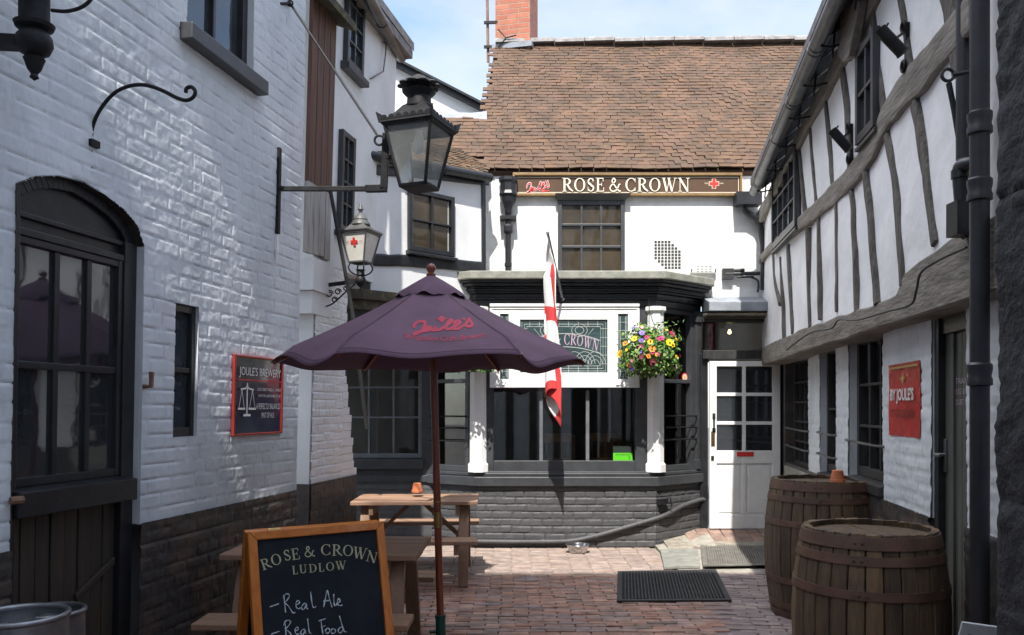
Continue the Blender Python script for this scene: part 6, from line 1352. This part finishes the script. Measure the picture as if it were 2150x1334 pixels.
# ================================================================== hanging baskets
def basket(c, r, seed, label, full=True):
    t = thing('hanging_basket', label, 'hanging basket', c, 'flower baskets on the bay pillars'); rd = random.Random(seed)
    MB().lathe([(.001, -r * .62), (r * .35, -r * .56), (r * .6, -r * .36), (r * .70, -.05), (r * .66, -.03), (.001, -.02)], None, 20).build('basket_liner', M['soil'], t, local=True, smooth=50)
    mb = MB()
    for k in range(3): a = R(120 * k + 20); mb.tube([(r * .66 * math.cos(a), r * .66 * math.sin(a), -.03), (0, 0, r * 1.55)], .004, 5)
    mb.tube([(0, 0, r * 1.55), (0, 0, r * 1.95)], .005, 5); mb.build('chain', M['iron'], t, local=True)
    lf = MB()
    def leaf_(p, n, L, w, rn):
        n = n.normalized(); tn = n.cross(Vector((rd.gauss(0, 1), rd.gauss(0, 1), rd.gauss(0, 1)))).normalized(); sd = n.cross(tn)
        q = [p, p + tn * L * .35 + sd * w * .5 + n * .006, p + tn * L * .8 + sd * w * .35, p + tn * L - n * L * .2, p + tn * L * .8 - sd * w * .35, p + tn * L * .35 - sd * w * .5 + n * .006]; lf.quad(q, 0, rn)
    for k in range(1500 if full else 900):
        d = Vector((rd.gauss(0, 1), rd.gauss(0, 1), rd.gauss(0, 1) * .85)).normalized()
        rr = r * (.5 + .55 * rd.random() ** .7) * (1 + .2 * math.sin(d.x * 7 + seed) * math.cos(d.z * 6)); p = Vector((d.x * rr, d.y * rr, d.z * rr * 1.0 + .03))
        if p.z < -r * .66: continue
        n = (d + Vector((rd.gauss(0, .5), rd.gauss(0, .5), rd.gauss(0, .5) + .4))); leaf_(p, n, rd.uniform(.03, .065), rd.uniform(.02, .042), rd.random())
    for k in range(110):  # upright grassy sprigs
        a = rd.uniform(0, 6.28); q = rd.uniform(0, r * .55); b0 = Vector((q * math.cos(a), q * math.sin(a), r * .35)); tp = b0 + Vector((rd.gauss(0, .13), rd.gauss(0, .11), rd.uniform(.06, .26)))
        for m in range(5): f = .3 + .16 * m; leaf_(b0.lerp(tp, f), Vector((rd.gauss(0, 1), rd.gauss(0, 1), .6)), .055, .012, rd.choice([.7, .9, 1, .85]))
    for k in range(45):  # trailing
        a = rd.uniform(0, 6.28); q0 = Vector((r * .75 * math.cos(a), r * .75 * math.sin(a), -r * .25))
        for m in range(6): leaf_(q0 + Vector((rd.gauss(0, .012), rd.gauss(0, .012), -.022 * m * rd.uniform(.5, 1.3))), Vector((math.cos(a), math.sin(a), .4)), .035, .024, rd.random())
    tagset(lf.build('foliage', M['leaf'], t, local=True, norm=False), kind='stuff')
    cols = ['yellow', 'yellow', 'yellow', 'orange', 'orange', 'plum', 'magenta', 'magenta', 'violet', 'violet', 'lilac', 'pinkw', 'cream', 'blue', 'yellow', 'orange']
    for k in range(36 if full else 24):
        a = rd.uniform(R(185), R(355)); el = rd.choice([rd.uniform(-.55, .5), rd.uniform(-.1, 1.1)]); d = Vector((math.cos(a) * math.cos(el), math.sin(a) * math.cos(el), math.sin(el)))
        p = Vector((d.x * r * 1.02, d.y * r * 1.02, d.z * r * 1.0 + .03)); s = rd.choice([.016, .022, .027, .033]) * rd.uniform(.85, 1.15); c_ = rd.choice(cols)
        n = (d + Vector((0, -.5, .15)) + Vector((rd.gauss(0, .22), rd.gauss(0, .22), rd.gauss(0, .22)))).normalized(); Mq = Matrix.Translation(p) @ n.to_track_quat('Z', 'Y').to_matrix().to_4x4() @ Matrix.Rotation(rd.uniform(-.4, .4), 4, 'Z')
        fm_ = MB()
        for m in range(5):
            pa = R(90 + 72 * m); cx_, cy_ = .55 * s * math.cos(pa), .55 * s * math.sin(pa); pr = s * (.62 if m in (2, 3) else .72)
            fm_.quad([Mq @ Vector((cx_ + pr * math.cos(x), cy_ + pr * math.sin(x), .0008 * m + .10 * s * math.sin(3 * x) + .25 * s * ((cx_ + pr * math.cos(x)) ** 2 + (cy_ + pr * math.sin(x)) ** 2) / s ** 2 * .4)) for x in np.linspace(0, 2 * math.pi, 11)[:-1]], 0)
        if c_ in ('yellow', 'orange', 'violet', 'blue', 'magenta'): fm_.quad([Mq @ Vector((.30 * s * math.cos(x), .30 * s * math.sin(x) - .1 * s, .35 * s)) for x in np.linspace(0, 2 * math.pi, 9)[:-1]], 1)
        fm_.build('flower', [M['fl_' + c_], M['fl_eye']], t, local=True, norm=False)
    return t
basket(P(1363, 748, 9.24), .325, 5, 'full hanging basket of yellow, plum and violet pansies on the right pillar')
basket(P(1000, 742, 9.24), .29, 9, 'hanging basket mostly hidden behind the parasol on the left pillar', False)

# ================================================================== flag
fb, ft = P(1181, 628, 9.52), P(1150, 490, 8.78)
t = thing('pole_flag', 'furled white and red flag hanging from an angled pole on the bay', 'flag', fb)
MB().tube([fb, ft], .014, 10).lathe([(.001, .02), (.018, .012), (.02, 0), (.012, -.015)], Matrix.Translation(ft), 10).build('pole', M['lead'], t, smooth=40)
MB().tube([fb + Vector((0, .05, -.03)), fb + Vector((0, -.02, 0))], .025, 8).build('pole_holder', M['iron'], t)
NX_, NT = 44, 120; ztop = ft.z - .02; zbot = P(0, 890, 8.9).z; X = []
for j in range(NT + 1):
    f = j / NT; row = []
    for i in range(NX_ + 1):
        g = i / NX_
        top = ft.lerp(fb, .02 + .42 * g)            # hoist edge along the pole
        wd_ = .115 + .07 * f
        fold = math.sin(g * 11 + f * 1.1) ; x = -.085 + .02 * f + wd_ * (.5 * (1 - math.cos(g * 5.2 * math.pi / 2)) * .9) + .012 * math.sin(f * 9 + g * 4)
        y = .045 * fold + .03 * math.cos(g * 7 + f * 2)
        zb_ = zbot + .42 * (1 - math.exp(-3 * abs(g - .42))) + .06 * math.sin(g * 9); hang = Vector((ft.x + .055 + x, ft.y + .10 + y, 0))
        zz = top.z - .01 + (zb_ - top.z) * f; bl_ = min(1, f / .16); bl_ = bl_ * bl_ * (3 - 2 * bl_)
        row.append(Vector((top.x + (hang.x - top.x) * bl_, top.y + (hang.y - top.y) * bl_, zz)))
    X.append(row)
mb = MB().grid(X)
for k in range(len(mb.f)):
    j, i = divmod(k, NX_); f, g = j / NT, i / NX_; u = g
    m_ = 0
    if .44 < u < .56 and f < .44: m_ = 1
    if .36 < f < .47: m_ = 1
    if .62 < f < .84 and .45 < u < .78 : m_ = 2
    if f > .60 and u < .16 + (f - .60) * .95 : m_ = 1
    if f > .93 and u > .7: m_ = 1
    if .395 < f < .44 and .50 < u < .66: m_ = 0
    mb.mi[k] = m_
fo = mb.build('cloth', [M['flagw'], M['flagr'], M['flagy']], t, smooth=80); sm_ = fo.modifiers.new('thickness', 'SOLIDIFY'); sm_.thickness = .002

# ================================================================== mats, plate, bowl, box, small fixtures
def grate(name, label, pts, m_, nx, ny, z):
    """rubber grid mat: pts = four corners NW NE SE SW"""
    A, B, C_, D_ = (Vector((*p, z)) for p in pts); q = lambda u, v, h: (A.lerp(B, u)).lerp(D_.lerp(C_, u), v) + Vector((0, 0, h)); mb = MB(); e = .045
    bx = lambda u0, u1, v0, v1, h0, h1: mb.hexa([q(u0, v0, h0), q(u1, v0, h0), q(u1, v1, h0), q(u0, v1, h0), q(u0, v0, h1), q(u1, v0, h1), q(u1, v1, h1), q(u0, v1, h1)], 0, .5)
    bx(0, 1, 0, e, 0, .012); bx(0, 1, 1 - e, 1, 0, .012); bx(0, e, e, 1 - e, 0, .0118); bx(1 - e, 1, e, 1 - e, 0, .0118); bx(e, 1 - e, e, 1 - e, 0, .002)
    for i in range(1, nx): u = e + (1 - 2 * e) * i / nx; bx(u - .18 / nx, u + .18 / nx, e, 1 - e, .001, .0145 if i % 2 else .012)
    for j in range(1, ny): v = e + (1 - 2 * e) * j / ny; bx(e, 1 - e, v - .15 / ny, v + .15 / ny, .001, .0105)
    return tagset(mb.build(name, m_), label, 'mat', 'rubber mats on the paving')
gp = lambda u, v, z=0: tuple(P(u, v, (EYE - z) * F / (v - CV)))[:2]
grate('rubber_mat', 'black rubber grating mat lying on the red brick paving', [gp(1297, 1203), gp(1503, 1199), gp(1536, 1264), gp(1295, 1266)], M['rubber'], 30, 26, .006)
grate('rubber_mat', 'pale dusty rubber mat lying before the white door', [gp(1470, 1149), gp(1660, 1146), gp(1690, 1194), gp(1476, 1197)], M['rubber_l'], 38, 22, .034)
A, B, C_, D_ = gp(1386, 1160), gp(1464, 1158), gp(1470, 1195), gp(1394, 1197); mb = MB(); mb.prism([(*p, .008) for p in (A, B, C_, D_)], (0, 0, .028))
for k in range(14):
    f = (k + .5) / 14; a = Vector((*A, .037)).lerp(Vector((*D_, .037)), f); b = Vector((*B, .037)).lerp(Vector((*C_, .037)), f); mb.bar(a, b, .012, .006)
tagset(mb.build('drain_cover', M['plate'], bevel=.003), 'ribbed grey drain cover beside the pale rubber mat', 'drain cover')
mb = MB(); bc = P(1213, 1157, 9.22); mb.lathe([(.085, 0), (.10, .004), (.122, .085), (.132, .092), (.134, .088), (.128, .082), (.118, .080), (.098, .012), (.001, .010)], Matrix.Translation((bc.x, bc.y, .004)), 40)
tagset(mb.build('dog_bowl', M['bowlsteel'], smooth=35), 'round stainless steel dog bowl on the pale paving below the bay', 'bowl')
wb = thing('white_notice', 'slanted white notice board low in the right corner by the downpipe', 'notice', P(2065, 1360, 3.3)); NB = Frame(P(2020, 1400, 3.25), (1, -.12, -.10), Vector((.10, -.25, 1)), Vector((-.1, -1, -.25)))
a0, b0 = NB.px(2021, 1307); a1, b1 = NB.px(2108, 1319); MB().hexa([NB.p(a0, b0 - .3, -.012), NB.p(a1, b0 - .3, -.012), NB.p(a1, b0 - .3, 0), NB.p(a0, b0 - .3, 0), NB.p(a0, b0, -.012), NB.p(a1, b1, -.012), NB.p(a1, b1, 0), NB.p(a0, b0, 0)]).build('panel', M['box_w'], wb, bevel=.003)
MB().boxW(NB, a0 + .03, a1 - .02, b0 - .25, b0 - .045, -.004, .003).build('grey_insert', M['dgrey'], wb)
# floodlights on the half timbered house
def flood(u, v, Yv, u2, v2, um, vm, label):
    a, b = P(u, v, Yv), P(u2, v2, Yv - .03); s, z = UW.px(um, vm, .02); w = UW.p(s, z, .02)
    t = thing('tube_floodlight', label, 'floodlight', w, 'tubular floodlights on the oak studs')
    MB().tube([a, b], .034, 16).tube([a.lerp(b, .96), a.lerp(b, 1.0)], .037, 16).build('housing', M['iron'], t, smooth=40)
    mb = MB(); mb.boxW(UW, s - .015, s + .015, z - .16, z + .12, .004, .03)
    for dz_ in (.10, -.13): mb.tube([UW.p(s + .03 * math.cos(x), z + dz_ + .03 * math.sin(x), .04) for x in np.linspace(0, 6.283, 14)], .010, 6)
    mb.tube([UW.p(s, z + .07, .03), a.lerp(b, .5)], .008, 6); mb.tube([a.lerp(b, .12), a.lerp(b, .12) + Vector((.03, 0, .05))], .006, 6); mb.build('bracket', M['iron'], t, smooth=40)
flood(1848, 62, 4.62, 1896, 112, 1904, 92, 'nearer black tube floodlight high on the timbered wall')
flood(1747, 274, 5.95, 1783, 314, 1787, 296, 'smaller distant tube floodlight on the timbered wall, left of the upper window')
# aerial mast by the chimney
t = thing('aerial_mast', 'rusty aerial pole clamped to the left of the brick chimney', 'aerial', P(1025, 130, 12.7))
MB().tube([P(1025, 131, 12.7), P(1022, -60, 12.7)], .022, 8).build('pole', M['rust'], t, smooth=40)
mb = MB()
for v in (48, 99): mb.bar(P(1016, v, 12.66), P(1054, v - 1, 12.66), .03, .04)
mb.tube([P(1046, 100, 12.55), P(1062, 80, 12.53), P(1046, 62, 12.55)], .010, 6).tube([P(1062, 80, 12.53), P(1084, 74, 12.52)], .010, 6); mb.build('bracket', M['iron'], t)
# bulkhead light on the facade
t = thing('bulkhead_light', 'white louvred bulkhead light fixed to the white facade beside the lattice vent', 'light', FR.p(FR.px(1475, 575)[0], FR.px(1475, 575)[1], 0))
a, z0 = FR.px(1448, 575); b, z1 = FR.px(1502, 557); mb = MB(); mb.prism([FR.p(x, z, 0) for x, z in ((a, z0), (b, z0), (b, z0 + .06), (b - .07, z1), (a + .07, z1), (a, z0 + .06))], FR.N * .06); mb.build('housing', M['wgloss'], t, bevel=.01)
mb = MB()
for i in range(4):
    for j in range(4): mb.boxW(FR, a + .07 + i * .05, a + .105 + i * .05, z0 + .015 + j * .02, z0 + .021 + j * .02, .055, .0625)
mb.boxW(FR, a + .005, a + .02, z0 + .01, z0 + .05, .05, .064).boxW(FR, b - .02, b - .005, z0 + .01, z0 + .05, .05, .064); mb.build('louvre', M['vent'], t)
